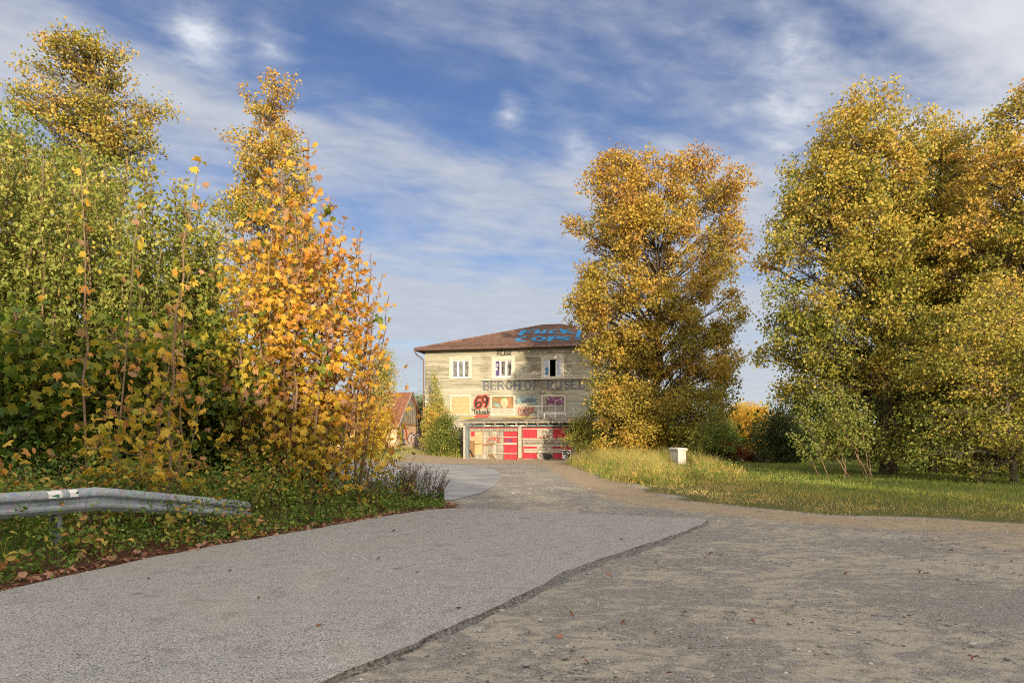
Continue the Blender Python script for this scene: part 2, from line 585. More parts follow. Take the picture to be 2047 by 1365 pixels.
    zc = np.stack([grass.ravel(), np.clip(dirt, 0, 1).ravel(), litter.ravel(), np.ones(nx * ny)], 1).astype(np.float32)
    a.data.foreach_set('color', zc.ravel())
    o = link('ground', me)
    o['kind'] = 'structure'


build_ground()


def asphalt_material():
    t = NT('old_asphalt')
    p = t.coord()
    n1 = t.noise(p, .4, 5, .6, .4)
    n2 = t.noise(p, 3.5, 6, .65)
    n4 = t.noise(p, 60, 3, .75)
    vo = t.node('ShaderNodeTexVoronoi')
    t.l.new(p, vo.inputs['Vector'])
    vo.inputs['Scale'].default_value = 115
    sp = t.node('ShaderNodeSeparateColor')
    t.l.new(vo.outputs['Color'], sp.inputs[0])
    c = t.ramp(t.math('ADD', t.math('MULTIPLY', n4, .45), t.math('MULTIPLY', sp.outputs[0], .55)), [(.2, (.19, .184, .172)), (.5, (.325, .314, .295)), (.8, (.46, .445, .418))])
    c = t.mix(t.step(sp.outputs[1], .91, .97), c, (.56, .55, .52))
    c = t.mix(t.step(sp.outputs[2], .90, .97), c, (.05, .048, .045))
    c = t.mix(t.math('MULTIPLY', t.step(n1, .46, .66), .45), c, (.33, .305, .26))
    c = t.mix(t.math('MULTIPLY', t.step(n2, .50, .70), .40), c, (.15, .143, .13))
    spots = t.voro(p, 1.15, 'F1', 'Distance')
    sn = t.noise(p, 9, 4, .7)
    c = t.mix(t.math('MULTIPLY', t.math('SUBTRACT', 1.0, t.step(t.math('ADD', spots, t.math('MULTIPLY', t.math('SUBTRACT', sn, .5), .25)), .03, .11)), .45), c, (.09, .085, .075))
    t.put(t.p.inputs['Base Color'], c)
    t.p.inputs['Roughness'].default_value = .9
    t.p.inputs['Specular IOR Level'].default_value = .25
    t.bump(t.math('ADD', t.math('MULTIPLY', n4, .5), sp.outputs[0]), .8, .012)
    return t.m


M_ASPHALT = asphalt_material()
M_RIM = mat_noise('crumbled_asphalt', (.05, .047, .04), (.26, .25, .225), 34, .95, bump=1.0, bdist=.03)


def ragged(poly, step, amp, seed, skip=None):
    r = np.random.default_rng(seed)
    out = []
    n = len(poly)
    ph = r.uniform(0, 6, 3)
    s = 0
    for i in range(n):
        a, b = np.array(poly[i]), np.array(poly[(i + 1) % n])
        L = np.hypot(*(b - a))
        k = max(1, int(L / step))
        nrm = np.array([(b - a)[1], -(b - a)[0]]) / (L + 1e-9)
        for j in range(k):
            q = a + (b - a) * j / k
            w = amp * (math.sin(s * 2.1 + ph[0]) * .9 + math.sin(s * 5.3 + ph[1]) * .55 + math.sin(s * 13.1 + ph[2]) * .35 + r.normal() * .18)
            out.append(tuple(q + nrm * w))
            s += L / k
    return out


def sheet(name, poly, z, mat, cut=None):
    bm = bmesh.new()
    f = bm.faces.new([bm.verts.new((x, y, 0)) for x, y in poly])
    bmesh.ops.triangulate(bm, faces=[f])
    if cut:
        xs = [p[0] for p in poly]
        ys = [p[1] for p in poly]
        for ax, lo, hi in ((0, min(xs), max(xs)), (1, min(ys), max(ys))):
            q = lo + cut
            while q < hi:
                co, no = [0, 0, 0], [0, 0, 0]
                co[ax], no[ax] = q, 1
                bmesh.ops.bisect_plane(bm, geom=bm.verts[:] + bm.edges[:] + bm.faces[:], plane_co=co, plane_no=no)
                q += cut
    P = np.array([v.co[:] for v in bm.verts])
    Z = gz(P[:, 0], P[:, 1]) + z
    for v, q in zip(bm.verts, Z):
        v.co.z = q
    for f in bm.faces:
        if f.normal.z < 0: f.normal_flip()
    me = bpy.data.meshes.new(name)
    bm.to_mesh(me)
    bm.free()
    me.materials.append(mat)
    o = link(name, me)
    o['kind'] = 'structure'
    return o


def build_roads():
    poly = ragged(APRON, .12, .022, 3)
    sheet('asphalt_road', poly, .042, M_ASPHALT)
    # crumbling rim all round the slab
    r = np.random.default_rng(9)
    n = len(poly)
    P = np.array(poly)
    T = np.roll(P, -1, 0) - np.roll(P, 1, 0)
    T /= np.linalg.norm(T, axis=1)[:, None] + 1e-9
    area = np.sum(P[:, 0] * np.roll(P[:, 1], -1) - np.roll(P[:, 0], -1) * P[:, 1])
    nrm = np.stack([T[:, 1], -T[:, 0]], 1) * (1 if area > 0 else -1)
    rows = []
    wide = np.where((P[:, 0] > -1.6) & (P[:, 1] < 12.6), 1.0, .35)
    ph = np.cumsum(np.linalg.norm(np.roll(P, -1, 0) - P, axis=1))
    wv = np.clip(.42 + .5 * np.sin(ph * 1.3) * np.sin(ph * .47 + 1) + .35 * np.sin(ph * 4.1 + 2) * np.sin(ph * 1.9), .02, 1.4) * wide
    for off, z in ((0.0, .0418), (.014, .014), (.08, .016), (.15, .006), (.21, -.02)):
        jit = r.normal(0, .010, n) if off else 0
        q = P + nrm * (off * (.12 + wv) + jit)[:, None] if off else P
        zz = z + (r.normal(0, .004, n) if 0 < off < .15 else 0)
        rows.append(np.column_stack([q, np.broadcast_to(zz, n)]))
    V = np.concatenate(rows)
    Fc = []
    for k in range(len(rows) - 1):
        for i in range(n):
            j = (i + 1) % n
            Fc.append((k * n + i, (k + 1) * n + i, (k + 1) * n + j, k * n + j))
    o = link('asphalt_road_edge', np_mesh('asphalt_road_edge', V, np.array(Fc), M_RIM))
    o['kind'] = 'structure'
    M_PATH = mat_noise('smooth_pale_asphalt', (.215, .215, .215), (.33, .328, .32), .7, .85, bump=.15, spec=.35)
    sheet('asphalt_path', ragged(ROAD2, .3, .012, 4), .014, M_PATH, cut=1.5)


build_roads()

# ------------------------------------------------------------------ the house
HO = (-7.63, 60.0)
HA = R(-13.0)
HC, HS = math.cos(13 * math.pi / 180), math.sin(13 * math.pi / 180)
HL, HD, ZE, ZR = 19.6, 17.0, 9.15, 12.3


def fac(px, py, d=0.0):
    """Photo pixel -> (x, z) on the vertical plane d metres in front of the facade."""
    a = (px - CX) / F0
    t = (a * (HO[1] - HC * d) - HO[0] + HS * d) / (HC + HS * a)
    Y = HO[1] - HS * t - HC * d
    return t, EYE - (py - HY) / F0 * Y


def roof_pt(px, py):
    """Photo pixel -> local point on the front slope of the roof."""
    k = (ZR - ZE) / (HD / 2 + .7)
    D = ((px - CX) / F0, 1.0, -(py - HY) / F0)
    ox, oy = -HO[0], -HO[1]
    lo = (ox * HC - oy * HS, ox * HS + oy * HC, EYE)
    ld = (D[0] * HC - D[1] * HS, D[0] * HS + D[1] * HC, D[2])
    s = (ZE + k * (lo[1] + .7) - lo[2]) / (ld[2] - k * ld[1])
    return Vector((lo[0] + ld[0] * s, lo[1] + ld[1] * s, lo[2] + ld[2] * s))


_paint = [0]


def ribbon(pts, w, n, lift=0.0):
    """Flat brush stroke through 3-D pts on a plane of normal n."""
    _paint[0] = (_paint[0] + 1) % 12
    n = Vector(n).normalized()
    pts = [Vector(p) + n * (lift + .0012 * _paint[0]) for p in pts]
    L, Rr = [], []
    for i, p in enumerate(pts):
        d = (pts[min(i + 1, len(pts) - 1)] - pts[max(i - 1, 0)]).normalized()
        if 0 < i < len(pts) - 1:
            d1, d2 = (p - pts[i - 1]).normalized(), (pts[i + 1] - p).normalized()
            m = 1 / max(.55, math.sqrt(max(0, (1 + d1.dot(d2)) / 2)))
        else:
            m = 1
            p = p + d * (w * .35 if i else -w * .35)
        sd = n.cross(d).normalized() * (w / 2 * m)
        L.append(p + sd)
        Rr.append(p - sd)
    k = len(pts)
    return L + Rr, [(i, k + i, k + i + 1, i + 1) for i in range(k - 1)]


def smooth_pts(pts, k=4):
    out = []
    n = len(pts)
    for i in range(n - 1):
        p0, p1, p2, p3 = [np.array(pts[min(max(j, 0), n - 1)], float) for j in (i - 1, i, i + 1, i + 2)]
        for s in range(k):
            t = s / k
            out.append(tuple(.5 * ((2 * p1) + (-p0 + p2) * t + (2 * p0 - 5 * p1 + 4 * p2 - p3) * t * t + (-p0 + 3 * p1 - 3 * p2 + p3) * t ** 3)))
    out.append(tuple(pts[-1]))
    return out


def flat(name, c, rough=.7, spec=.3, vary=.18, scale=3.0):
    return mat_noise(name, tuple(v * (1 - vary) for v in c), tuple(min(1, v * (1 + vary)) for v in c), scale, rough, bump=.1, spec=spec)


def siding_material():
    t = NT('weathered_siding')
    p = t.coord('pos', (1, 1, 1), (0, 0, R(13)))
    mp = t.node('ShaderNodeMapping')
    mp.inputs['Scale'].default_value = (.35, 1, 5.5)
    t.l.new(p, mp.inputs[0])
    st = t.noise(mp.outputs[0], 1.6, 7, .68, .3)
    big = t.noise(p, .22, 4, .6, .3)
    grain = t.noise(mp.outputs[0], 9, 4, .7)
    oi = t.node('ShaderNodeObjectInfo').outputs['Random']
    c = t.ramp(t.math('ADD', t.math('MULTIPLY', st, .80), t.math('MULTIPLY', oi, .20)), [(.30, (.19, .175, .13)), (.47, (.345, .325, .245)), (.68, (.45, .425, .335))])
    c = t.mix(t.math('MULTIPLY', t.step(big, .50, .66), .35), c, (.29, .33, .25))
    dk = t.step(t.math('ADD', t.math('MULTIPLY', st, .6), t.math('MULTIPLY', t.math('SUBTRACT', 1.0, big), .5)), .56, .66)
    c = t.mix(t.math('MULTIPLY', dk, .78), c, (.115, .095, .065))
    c = t.mix(t.math('MULTIPLY', t.step(grain, .62, .75), .3), c, (.15, .13, .10))
    t.put(t.p.inputs['Base Color'], c)
    t.p.inputs['Roughness'].default_value = .85
    t.p.inputs['Specular IOR Level'].default_value = .2
    t.bump(grain, .3, .01)
    return t.m


M_SIDING = siding_material()
M_PLASTER = mat_noise('old_plaster', (.40, .36, .30), (.58, .54, .48), 1.2, .9, bump=.2)
M_CASING = mat_noise('cream_casing_paint', (.40, .37, .29), (.58, .54, .45), 5, .75, ('pos', (1, 1, 3)), bump=.1)
M_WHITE = flat('white_sash_paint', (.72, .71, .68), .5, vary=.08)
M_DARKIN = flat('dark_interior', (.02, .018, .015), .9)
M_ROOF = mat_noise('brown_roof_tile', (.085, .048, .036), (.185, .105, .078), 2.2, .8, ('pos', (1, 1, 1)), bump=.3, vary=0)
M_EAVE = flat('dark_eave_board', (.05, .035, .027), .8)
M_GUTTER = flat('brown_gutter', (.12, .065, .045), .5, .5)
M_BLUEP = flat('blue_roof_spray', (.02, .18, .36), .7)
M_BLUEL = flat('faded_blue_letter', (.10, .11, .15), .7)
M_BLACKP = flat('black_spray', (.03, .027, .025), .7)
M_REDP = flat('red_spray', (.42, .065, .045), .7)
M_TEALP = flat('teal_spray', (.19, .31, .32), .7)
M_PURP = flat('purple_spray', (.15, .045, .12), .7)
M_YELP = flat('yellow_lichen_paint', (.40, .30, .04), .8)
M_PLY = mat_noise('bare_plywood', (.40, .27, .14), (.53, .38, .21), 2.5, .75, ('pos', (1, 1, 3)), bump=.1)
M_REDB = mat_noise('red_board_paint', (.34, .018, .03), (.52, .045, .065), 3, .7, ('pos', (5, 1, .5)), bump=.2)
M_GREYB = mat_noise('grey_weathered_board', (.17, .15, .12), (.36, .325, .265), 2.2, .85, ('pos', (4, 1, .6)), bump=.3)
M_PALEB = mat_noise('pale_weathered_board', (.29, .26, .20), (.46, .42, .34), 2.0, .85, ('pos', (1, 1, 4)), bump=.2)
M_BROWNB = mat_noise('brown_board', (.17, .10, .05), (.30, .18, .09), 3, .8, ('pos', (4, 1, .6)), bump=.2)
M_SLATEP = mat_noise('slate_blue_paint', (.10, .125, .13), (.20, .235, .235), 3, .75, ('pos', (3, 1, .6)), bump=.1)
M_METAL = mat_noise('galvanised_pipe', (.35, .36, .36), (.55, .56, .57), 8, .45, metal=.6, bump=0)
M_DECK = mat_noise('weathered_deck', (.12, .095, .075), (.30, .245, .19), 2.5, .9, ('pos', (1, 3, 1)), bump=.4)


def glass_material(name, tint, rough=.08):
    t = NT(name)
    p = t.coord()
    c = t.ramp(t.noise(p, 2.3, 4, .6), [(.42, tuple(v * .35 for v in tint)), (.62, tint)])
    t.put(t.p.inputs['Base Color'], c)
    t.p.inputs['Roughness'].default_value = rough
    t.p.inputs['Specular IOR Level'].default_value = .8
    return t.m


M_GLASS = glass_material('reflection_tinted_glass', (.20, .195, .19))  # paler base colour paints reflections into the panes
M_GLASSB = glass_material('pale_blue_window_glass', (.26, .29, .42))
M_GLASSP = glass_material('purple_painted_glass', (.12, .09, .22))

house = tag(empty('house', (HO[0], HO[1], 0), HA), 'abandoned three-storey house with pale weathered boards and graffiti under a brown hipped roof', 'house')


def build_house():
    Z0 = -.3
    win_px = [(898.5, 943.5, 713.8, 757), (983, 1029.5, 713.3, 756), (1082, 1128, 712, 755), (1192, 1237, 708, 750), (1268, 1312, 705, 748)]
    wins = []
    for x0, x1, y0, y1 in win_px:
        a, zt = fac(x0, y0)
        b, zb = fac(x1, y1)
        wins.append((a, b, zb, zt))
    low_px = [(900, 942.5, 790, 827.5), (981, 1030, 790, 827.5), (1082, 1131, 789.5, 827), (1191, 1236, 790, 826), (1268, 1310, 790, 826)]
    lows = []
    for x0, x1, y0, y1 in low_px:
        a, zt = fac(x0, y0)
        b, zb = fac(x1, y1)
        lows.append((a, b, zb, zt))
    fr = .24
    holes = [(a + fr, b - fr, zb + .14, zt - .30) for a, b, zb, zt in wins]
    # front wall with real openings, plus the three other walls
    xs = sorted({0.0, HL} | {h[0] for h in holes} | {h[1] for h in holes})
    zs = sorted({Z0, ZE} | {h[2] for h in holes} | {h[3] for h in holes})
    m = MB()
    for i in range(len(xs) - 1):
        for j in range(len(zs) - 1):
            cx, cz = (xs[i] + xs[i + 1]) / 2, (zs[j] + zs[j + 1]) / 2
            if any(h[0] < cx < h[1] and h[2] < cz < h[3] for h in holes):
                continue
            m.box(xs[i], xs[i + 1], 0, .3, zs[j], zs[j + 1])
    m.box(0, .3, .3, HD, Z0, ZE)
    m.box(HL - .3, HL, .3, HD, Z0, ZE)
    m.box(.3, HL - .3, HD - .3, HD, Z0, ZE)
    m.box(.3, HL - .3, .3, HD - .3, 5.6, 5.75)
    wall = m.build('wall', M_PLASTER, house)
    # siding boards: one object per board, rows broken at windows
    zbot = 2.75
    rows = 38
    rh = (ZE - .05 - zbot) / rows
    proto = {}
    for r in range(rows):
        z0 = zbot + r * rh
        z1 = z0 + rh
        zc = (z0 + z1) / 2
        cuts = [(a + .03, b - .03) for a, b, zb, zt in wins + lows if zb - .02 < zc < zt + .02]
        segs, x = [], -.02
        for a, b in sorted(cuts):
            segs.append((x, a))
            x = b
        segs.append((x, HL + .02))
        out = []
        for a, b in segs:
            if b - a > 9:
                q = a + (b - a) * rnd.uniform(.35, .65)
                out += [(a, q - .006), (q + .006, b)]
            elif b - a > .1:
                out.append((a, b))
        for a, b in out:
            mb = MB()
            t0, t1 = .040 + rnd.uniform(-.008, .008), .018
            mb.add([(a, -t0, z0), (b, -t0, z0), (b, -.002, z0), (a, -.002, z0), (a, -t1, z1 + .012), (b, -t1, z1 + .012), (b, -.002, z1 + .012), (a, -.002, z1 + .012)],
                   [(0, 3, 2, 1), (4, 5, 6, 7), (0, 1, 5, 4), (1, 2, 6, 5), (2, 3, 7, 6), (3, 0, 4, 7)])
            mb.build('siding_board', M_SIDING, wall)
    # upper windows
    gl = [[M_GLASS, M_GLASS, M_GLASS], [M_GLASSP, M_GLASS, M_GLASS], [M_GLASSB, None, M_GLASSB], [M_GLASSB] * 3, [M_GLASS] * 3]
    for wi, ((a, b, zb, zt), h) in enumerate(zip(wins, holes)):
        f = MB()
        f.box(a, h[0], -.075, -.003, zb + .10, zt - .16)
        f.box(h[1], b, -.075, -.003, zb + .10, zt - .16)
        f.box(h[0], h[1], -.073, -.003, h[3], zt - .16)
        f.box(a - .06, b + .06, -.10, -.003, zt - .155, zt - .02)
        f.box(a - .14, b + .14, -.14, -.003, zt - .018, zt + .03)
        f.box(a - .03, b + .03, -.12, -.003, zb + .0, zb + .10)
        f.box(h[0], h[1], -.073, -.003, zb + .102, h[2])
        win = f.build('window', M_CASING, house)
        sw = (h[1] - h[0]) / 3
        for k in range(3):
            x0, x1 = h[0] + k * sw, h[0] + (k + 1) * sw
            if gl[wi][k] is None:
                continue
            s = MB()
            e = .075
            s.box(x0 + .004, x0 + e, .03, .09, h[2], h[3])
            s.box(x1 - e, x1 - .004, .03, .09, h[2], h[3])
            s.box(x0 + e, x1 - e, .032, .088, h[2], h[2] + e)
            s.box(x0 + e, x1 - e, .032, .088, h[3] - e, h[3])
            s.build('sash', M_WHITE, win)
            g = MB()
            g.box(x0 + e, x1 - e, .052, .06, h[2] + e, h[3] - e)
            g.build('pane', gl[wi][k], win)
    # scraps of paint and broken panes seen in the glass
    def facp(px, py, d=.07):
        x, z = fac(px, py, d)
        return (x, -d, z)

    def spray(name, strokes, w, mat, d=.066, parent=house, sm=True, label=None):
        m = MB()
        for st in strokes:
            pts = [facp(*q, d) for q in (smooth_pts(st) if sm and len(st) > 2 else st)]
            m.add(*ribbon(pts, w, (0, -1, 0)))
        o = m.build(name, mat, parent)
        if label: o['label'] = label
        return o
    z3 = lambda pts: [(820 + x / 4.874, 640 + y / 4.875) for x, y in pts]
    z1 = lambda pts: [(800 + x / 4.266, 620 + y / 4.266) for x, y in pts]
    gd = -.045
    spray('graffiti', [z3([(838, 425), (850, 425), (852, 437), (838, 447), (854, 447)]), z3([(852, 462), (836, 462), (836, 486), (853, 486)]), z3([(836, 474), (850, 474)])], .035, M_WHITE, gd, sm=False)
    spray('graffiti', [z3([(905, 460), (895, 500), (910, 512)]), z3([(962, 440), (975, 470), (968, 520)]), z3([(986, 430), (980, 470)])], .12, M_BLACKP, gd)
    spray('graffiti', [z3([(1312, 480), (1335, 472), (1330, 512), (1316, 520)])], .16, M_BLUEP, gd)
    # sign ledge and lettering
    led = MB()
    xa, za = fac(965, 760)
    xb, zb_ = fac(1176, 757)
    led.box(xa, HL - .8, -.22, -.048, za - .03, za + .07)
    led.build('sign_ledge', M_CASING, house)
    GL = {
        'B': [([(0, 0), (0, 1)], 1), ([(0, 1), (.55, 1), (.72, .78), (.55, .54), (0, .54)], .6), ([(0, .54), (.62, .54), (.8, .27), (.62, 0), (0, 0)], .6)],
        'E': [([(0, 0), (0, 1)], 1), ([(0, 1), (.68, 1)], .5), ([(0, .52), (.5, .52)], .5), ([(0, 0), (.72, 0)], .5), ([(.68, 1), (.68, .84)], .5), ([(.72, 0), (.72, .18)], .5)],
        'R': [([(0, 0), (0, 1)], 1), ([(0, 1), (.55, 1), (.74, .77), (.55, .5), (0, .5)], .6), ([(.35, .5), (.82, 0)], .8)],
        'G': [([(.8, .82), (.5, 1), (.2, .92), (.02, .5), (.2, .08), (.5, 0), (.82, .12)], .7), ([(.82, .1), (.82, .45)], .8), ([(.55, .45), (.95, .45)], .45)],
        'H': [([(0, 0), (0, 1)], 1), ([(.8, 0), (.8, 1)], 1), ([(0, .52), (.8, .52)], .5)],
        'O': [([(.45, 1), (.14, .88), (.02, .5), (.14, .12), (.45, 0), (.76, .12), (.88, .5), (.76, .88), (.45, 1)], .75)],
        'F': [([(0, 0), (0, 1)], 1), ([(0, 1), (.68, 1)], .5), ([(0, .52), (.5, .52)], .5), ([(.68, 1), (.68, .84)], .5)],
        'U': [([(0, 1), (0, .3), (.15, .04), (.4, 0), (.65, .04), (.8, .3), (.8, 1)], .75)],
        'S': [([(.66, .82), (.4, 1), (.12, .9), (.08, .7), (.3, .54), (.6, .4), (.68, .2), (.45, .0), (.2, .03), (.04, .2)], .7)],
        'L': [([(0, 0), (0, 1)], 1), ([(0, 0), (.68, 0)], .5), ([(.68, 0), (.68, .2)], .5)],
    }
    starts = [(715, 'B'), (776, 'E'), (838, 'R'), (903, 'G'), (975, 'H'), (1064, 'O'), (1143, 'F'), (1258, 'R'), (1326, 'U'), (1402, 'S'), (1461, 'E'), (1530, 'L')]
    for zx, ch in starts:
        frac = (zx - 715) / 860
        px = 800 + zx / 4.266
        pyt, pyb = 620 + (609 - 10 * frac) / 4.266, 620 + (675 - 12 * frac) / 4.266
        x0, zt = fac(px, pyt, .06)
        _, zb2 = fac(px, pyb, .06)
        hgt = zt - zb2
        wd = hgt * .88
        m = MB()
        for pts, k in GL[ch]:
            P3 = [(x0 + u * wd, -.066, zb2 + v * hgt) for u, v in (smooth_pts(pts) if len(pts) > 5 else pts)]
            m.add(*ribbon(P3, .125 * k, (0, -1, 0)))
        for pts, k in GL[ch]:
            if k == 1:
                for u, v in pts:
                    m.add(*ribbon([(x0 + (u - .13) * wd, -.066, zb2 + v * hgt), (x0 + (u + .13) * wd, -.066, zb2 + v * hgt)], .06, (0, -1, 0)))
        m.build('letter', M_BLUEL, house)
    # graffiti on the boards
    spray('graffiti', [z1([(822, 345), (870, 345)]), z1([(838, 347), (832, 392)]), z1([(820, 368), (850, 366)]), z1([(862, 347), (858, 385), (886, 383)]), z1([(890, 350), (888, 383), (912, 380)]), z1([(890, 366), (908, 364)]),
                       z1([(890, 350), (912, 348)]), z1([(918, 382), (922, 348), (946, 350), (944, 364), (922, 368), (946, 386)])], .07, M_BLACKP, sm=False)
    six = z1([(688, 742), (665, 742), (646, 770), (642, 808), (660, 828), (684, 818), (692, 796), (676, 784), (652, 796)])
    nine = z1([(744, 752), (726, 732), (704, 745), (704, 772), (722, 784), (742, 770), (746, 745), (742, 790), (728, 822)])
    spray('graffiti', [six, nine], .34, M_REDP)
    spray('graffiti', [six, nine], .15, M_BLACKP, .085)
    tek = [[(616, 850), (648, 843)], [(634, 846), (638, 886)], [(650, 872), (664, 866), (656, 858), (648, 872), (656, 886), (668, 880)], [(676, 846), (676, 886)], [(692, 862), (678, 874), (694, 886)], [(714, 864), (700, 868), (700, 882), (712, 880), (715, 862), (717, 884)],
           [(736, 862), (724, 864), (726, 872), (736, 876), (732, 884), (720, 884)], [(744, 842), (745, 884)], [(746, 870), (754, 862), (758, 884)], [(768, 858), (770, 882)], [(768, 832), (768, 838)]]
    spray('graffiti', [z1(q) for q in tek], .07, M_BLACKP, sm=False)
    spray('graffiti', [z1([(636, 912), (660, 898), (700, 908), (756, 896)]), z1([(645, 906), (700, 898), (745, 904)])], .17, M_REDP)
    spray('graffiti', [z1([(995, 790), (1025, 745), (1022, 792)]), z1([(1040, 735), (1065, 742), (1045, 765), (1075, 778), (1045, 792)]), z1([(1085, 738), (1080, 775), (1120, 770)]), z1([(1112, 735), (1106, 795)]),
                       z1([(1130, 738), (1162, 752), (1132, 768), (1165, 785), (1128, 790)])], .15, M_TEALP)
    spray('graffiti', [z1([(1050, 762), (1100, 758), (1150, 765)]), z1([(1040, 780), (1090, 776), (1150, 779)])], .12, M_BLUEL, .085)
    spray('graffiti', [z1([(1006, 872), (1016, 822), (1030, 862), (1044, 820), (1056, 866)]), z1([(1062, 864), (1072, 822), (1084, 858), (1096, 820), (1100, 862)]), z1([(1142, 828), (1112, 840), (1136, 852), (1108, 866)])], .085, M_REDP, sm=False)
    spray('graffiti', [z1([(1008, 882), (1118, 880)]), z1([(1016, 892), (1096, 890)])], .05, M_REDP)
    spray('graffiti', [z1([(520, 918), (640, 920), (760, 922), (900, 916), (1020, 912), (1180, 914)])], .10, M_YELP)
    spray('graffiti', [z1([(232, 1120), (262, 1150), (300, 1142), (330, 1155)]), z1([(236, 1128), (275, 1165), (318, 1160)])], .28, M_REDP, .05)
    # boarded lower windows
    for i, (a, b, zb, zt) in enumerate(lows):
        m = MB()
        m.box(a, a + .14, -.08, -.003, zb, zt)
        m.box(b - .14, b, -.08, -.003, zb, zt)
        m.box(a + .14, b - .14, -.078, -.003, zt - .12, zt)
        m.box(a - .05, b + .05, -.11, -.003, zb - .10, zb - .003)
        w = m.build('boarded_window', M_CASING, house)
        lowz = zb + (.55 if i in (1, 2) else 0)
        bd = MB()
        bd.box(a + .143, b - .143, -.05, -.004, lowz, zt - .123)
        bd.build('cover_board', [M_PLY, M_BROWNB, M_GREYB, M_PLY, M_PALEB][i], w)
        if lowz > zb:
            bd = MB()
            bd.box(a + .143, b - .143, -.035, -.004, zb, lowz - .01)
            bd.build('cover_board', M_PALEB if i == 1 else M_GREYB, w)
    # painted panel: a generic sleeping face between mottled foliage
    a, b, zb, zt = lows[1]
    zb += .57
    zt -= .14
    a += .16
    b -= .16
    wd, hg = b - a, zt - zb
    mural = None

    def blob(name, pts, mat, lift):
        m = MB()
        m.add([(a + u * wd, -.052 - lift, zb + v * hg) for u, v in pts], [tuple(range(len(pts)))])
        return m.build(name, mat, house)

    def oval(cx, cy, rx, ry, n=16):
        return [(cx + rx * math.cos(6.2832 * k / n), cy + ry * math.sin(6.2832 * k / n)) for k in range(n)]
    M_SKIN = flat('mural_skin', (.60, .43, .28), .8)
    M_TAN2 = flat('mural_ochre', (.30, .17, .08), .8)
    M_MOSS = flat('mural_green', (.16, .20, .09), .8)
    r = random.Random(3)
    for k in range(9):
        cx, cy = r.uniform(.06, .36), r.uniform(.12, .88)
        blob('mural', [(min(.99, max(.01, cx + r.uniform(.05, .12) * math.cos(q))), min(.99, max(.01, cy + r.uniform(.08, .2) * math.sin(q)))) for q in np.linspace(0, 5.6, 8)], (M_MOSS, M_TAN2, M_TEALP)[k % 3], .003 + .001 * k)
    blob('mural', [(.40, .02), (.36, .5), (.42, .92), (.60, .99), (.80, .96), (.97, .8), (.98, .03)], M_TAN2, .013)
    blob('mural', oval(.58, .48, .165, .42), M_SKIN, .015)
    blob('mural', [(.50, .02), (.66, .02), (.64, .2), (.53, .2)], M_SKIN, .0155)
    blob('mural', [(.42, .8), (.5, .97), (.66, .98), (.74, .86), (.6, .84)], M_MOSS, .017)
    fm = MB()
    q = lambda pts: [(a + u * wd, -.052, zb + v * hg) for u, v in smooth_pts(pts)]
    for pts in ([(.47, .55), (.51, .52), (.55, .55)], [(.61, .55), (.66, .52), (.70, .55)], [(.58, .56), (.565, .4), (.60, .38)], [(.46, .64), (.51, .66), (.55, .64)], [(.61, .64), (.66, .66), (.71, .64)]):
        fm.add(*ribbon(q(pts), .03, (0, -1, 0), .02))
    fm.build('mural', M_BROWNB, house)
    fm = MB()
    fm.add(*ribbon(q([(.53, .25), (.57, .27), (.60, .255), (.63, .25)]), .06, (0, -1, 0), .02))
    fm.build('mural', M_REDP, house)
    spray('graffiti', [z1([(1245, 760), (1290, 790), (1330, 745), (1390, 800)]), z1([(1250, 800), (1300, 750), (1350, 805), (1395, 750)]), z1([(1270, 735), (1310, 800)]), z1([(1360, 740), (1340, 800)])], .13, M_PURP, .075)
    spray('graffiti', [z1([(1300, 755), (1330, 775), (1365, 760), (1385, 785)])], .07, flat('pink_spray', (.42, .2, .3), .7), .09)
    # roof, in stepped tile courses
    o = .72
    ex0, ex1, ey0, ey1 = -o, HL + o, -o, HD + o
    rx0, rx1, ry = HL / 2 - .9, HL / 2 + .9, HD / 2
    zr = ZR
    m = MB()
    NC = 26

    def course(A, B, C, D):   # eave A->B, ridge D->C
        A, B, C, D = map(Vector, (A, B, C, D))
        nn = (B - A).cross(D - A).normalized()
        for k in range(NC):
            t0, t1 = k / NC, (k + 1) / NC
            lf = nn * .03
            p = [A.lerp(D, t0) + lf, B.lerp(C, t0) + lf, B.lerp(C, t1), A.lerp(D, t1)]
            m.add(p + [A.lerp(D, t0), B.lerp(C, t0)], [(0, 1, 2, 3), (4, 5, 1, 0)])
    course((ex0, ey0, ZE), (ex1, ey0, ZE), (rx1, ry, zr), (rx0, ry, zr))
    course((ex1, ey0, ZE), (ex1, ey1, ZE), (rx1, ry, zr), (rx1, ry, zr))
    course((ex1, ey1, ZE), (ex0, ey1, ZE), (rx0, ry, zr), (rx1, ry, zr))
    course((ex0, ey1, ZE), (ex0, ey0, ZE), (rx0, ry, zr), (rx0, ry, zr))
    roof = m.build('roof', M_ROOF, house)
    rc = MB()
    for A, B in (((ex0, ey0, ZE), (rx0, ry, zr)), ((ex1, ey0, ZE), (rx1, ry, zr)), ((rx0, ry, zr), (rx1, ry, zr))):
        rc.tube([Vector(A) + Vector((0, 0, .05)), Vector(B) + Vector((0, 0, .05))], .11, 6)
    rc.build('ridge_cap', M_ROOF, roof)
    sg = MB()
    kf = (zr - ZE) / (ry - ey0)
    for i in range(19):
        x = .8 + i
        y = ey0 + .75
        z = ZE + kf * .75 + .03
        sg.box(x - .02, x + .02, y, y + .05, z - .02, z + .22)
    for zo in (.09, .19):
        sg.tube([(.4, ey0 + .74, ZE + kf * .75 + zo), (HL - .4, ey0 + .74, ZE + kf * .75 + zo)], .017, 5)
    sg.build('snow_guard', M_GUTTER, roof)
    ev = MB()
    ev.box(ex0 + .03, ex1 - .03, ey0 + .03, 0.001, ZE - .12, ZE - .03)
    ev.box(ex0 + .03, -.001, .004, ey1, ZE - .12, ZE - .03)
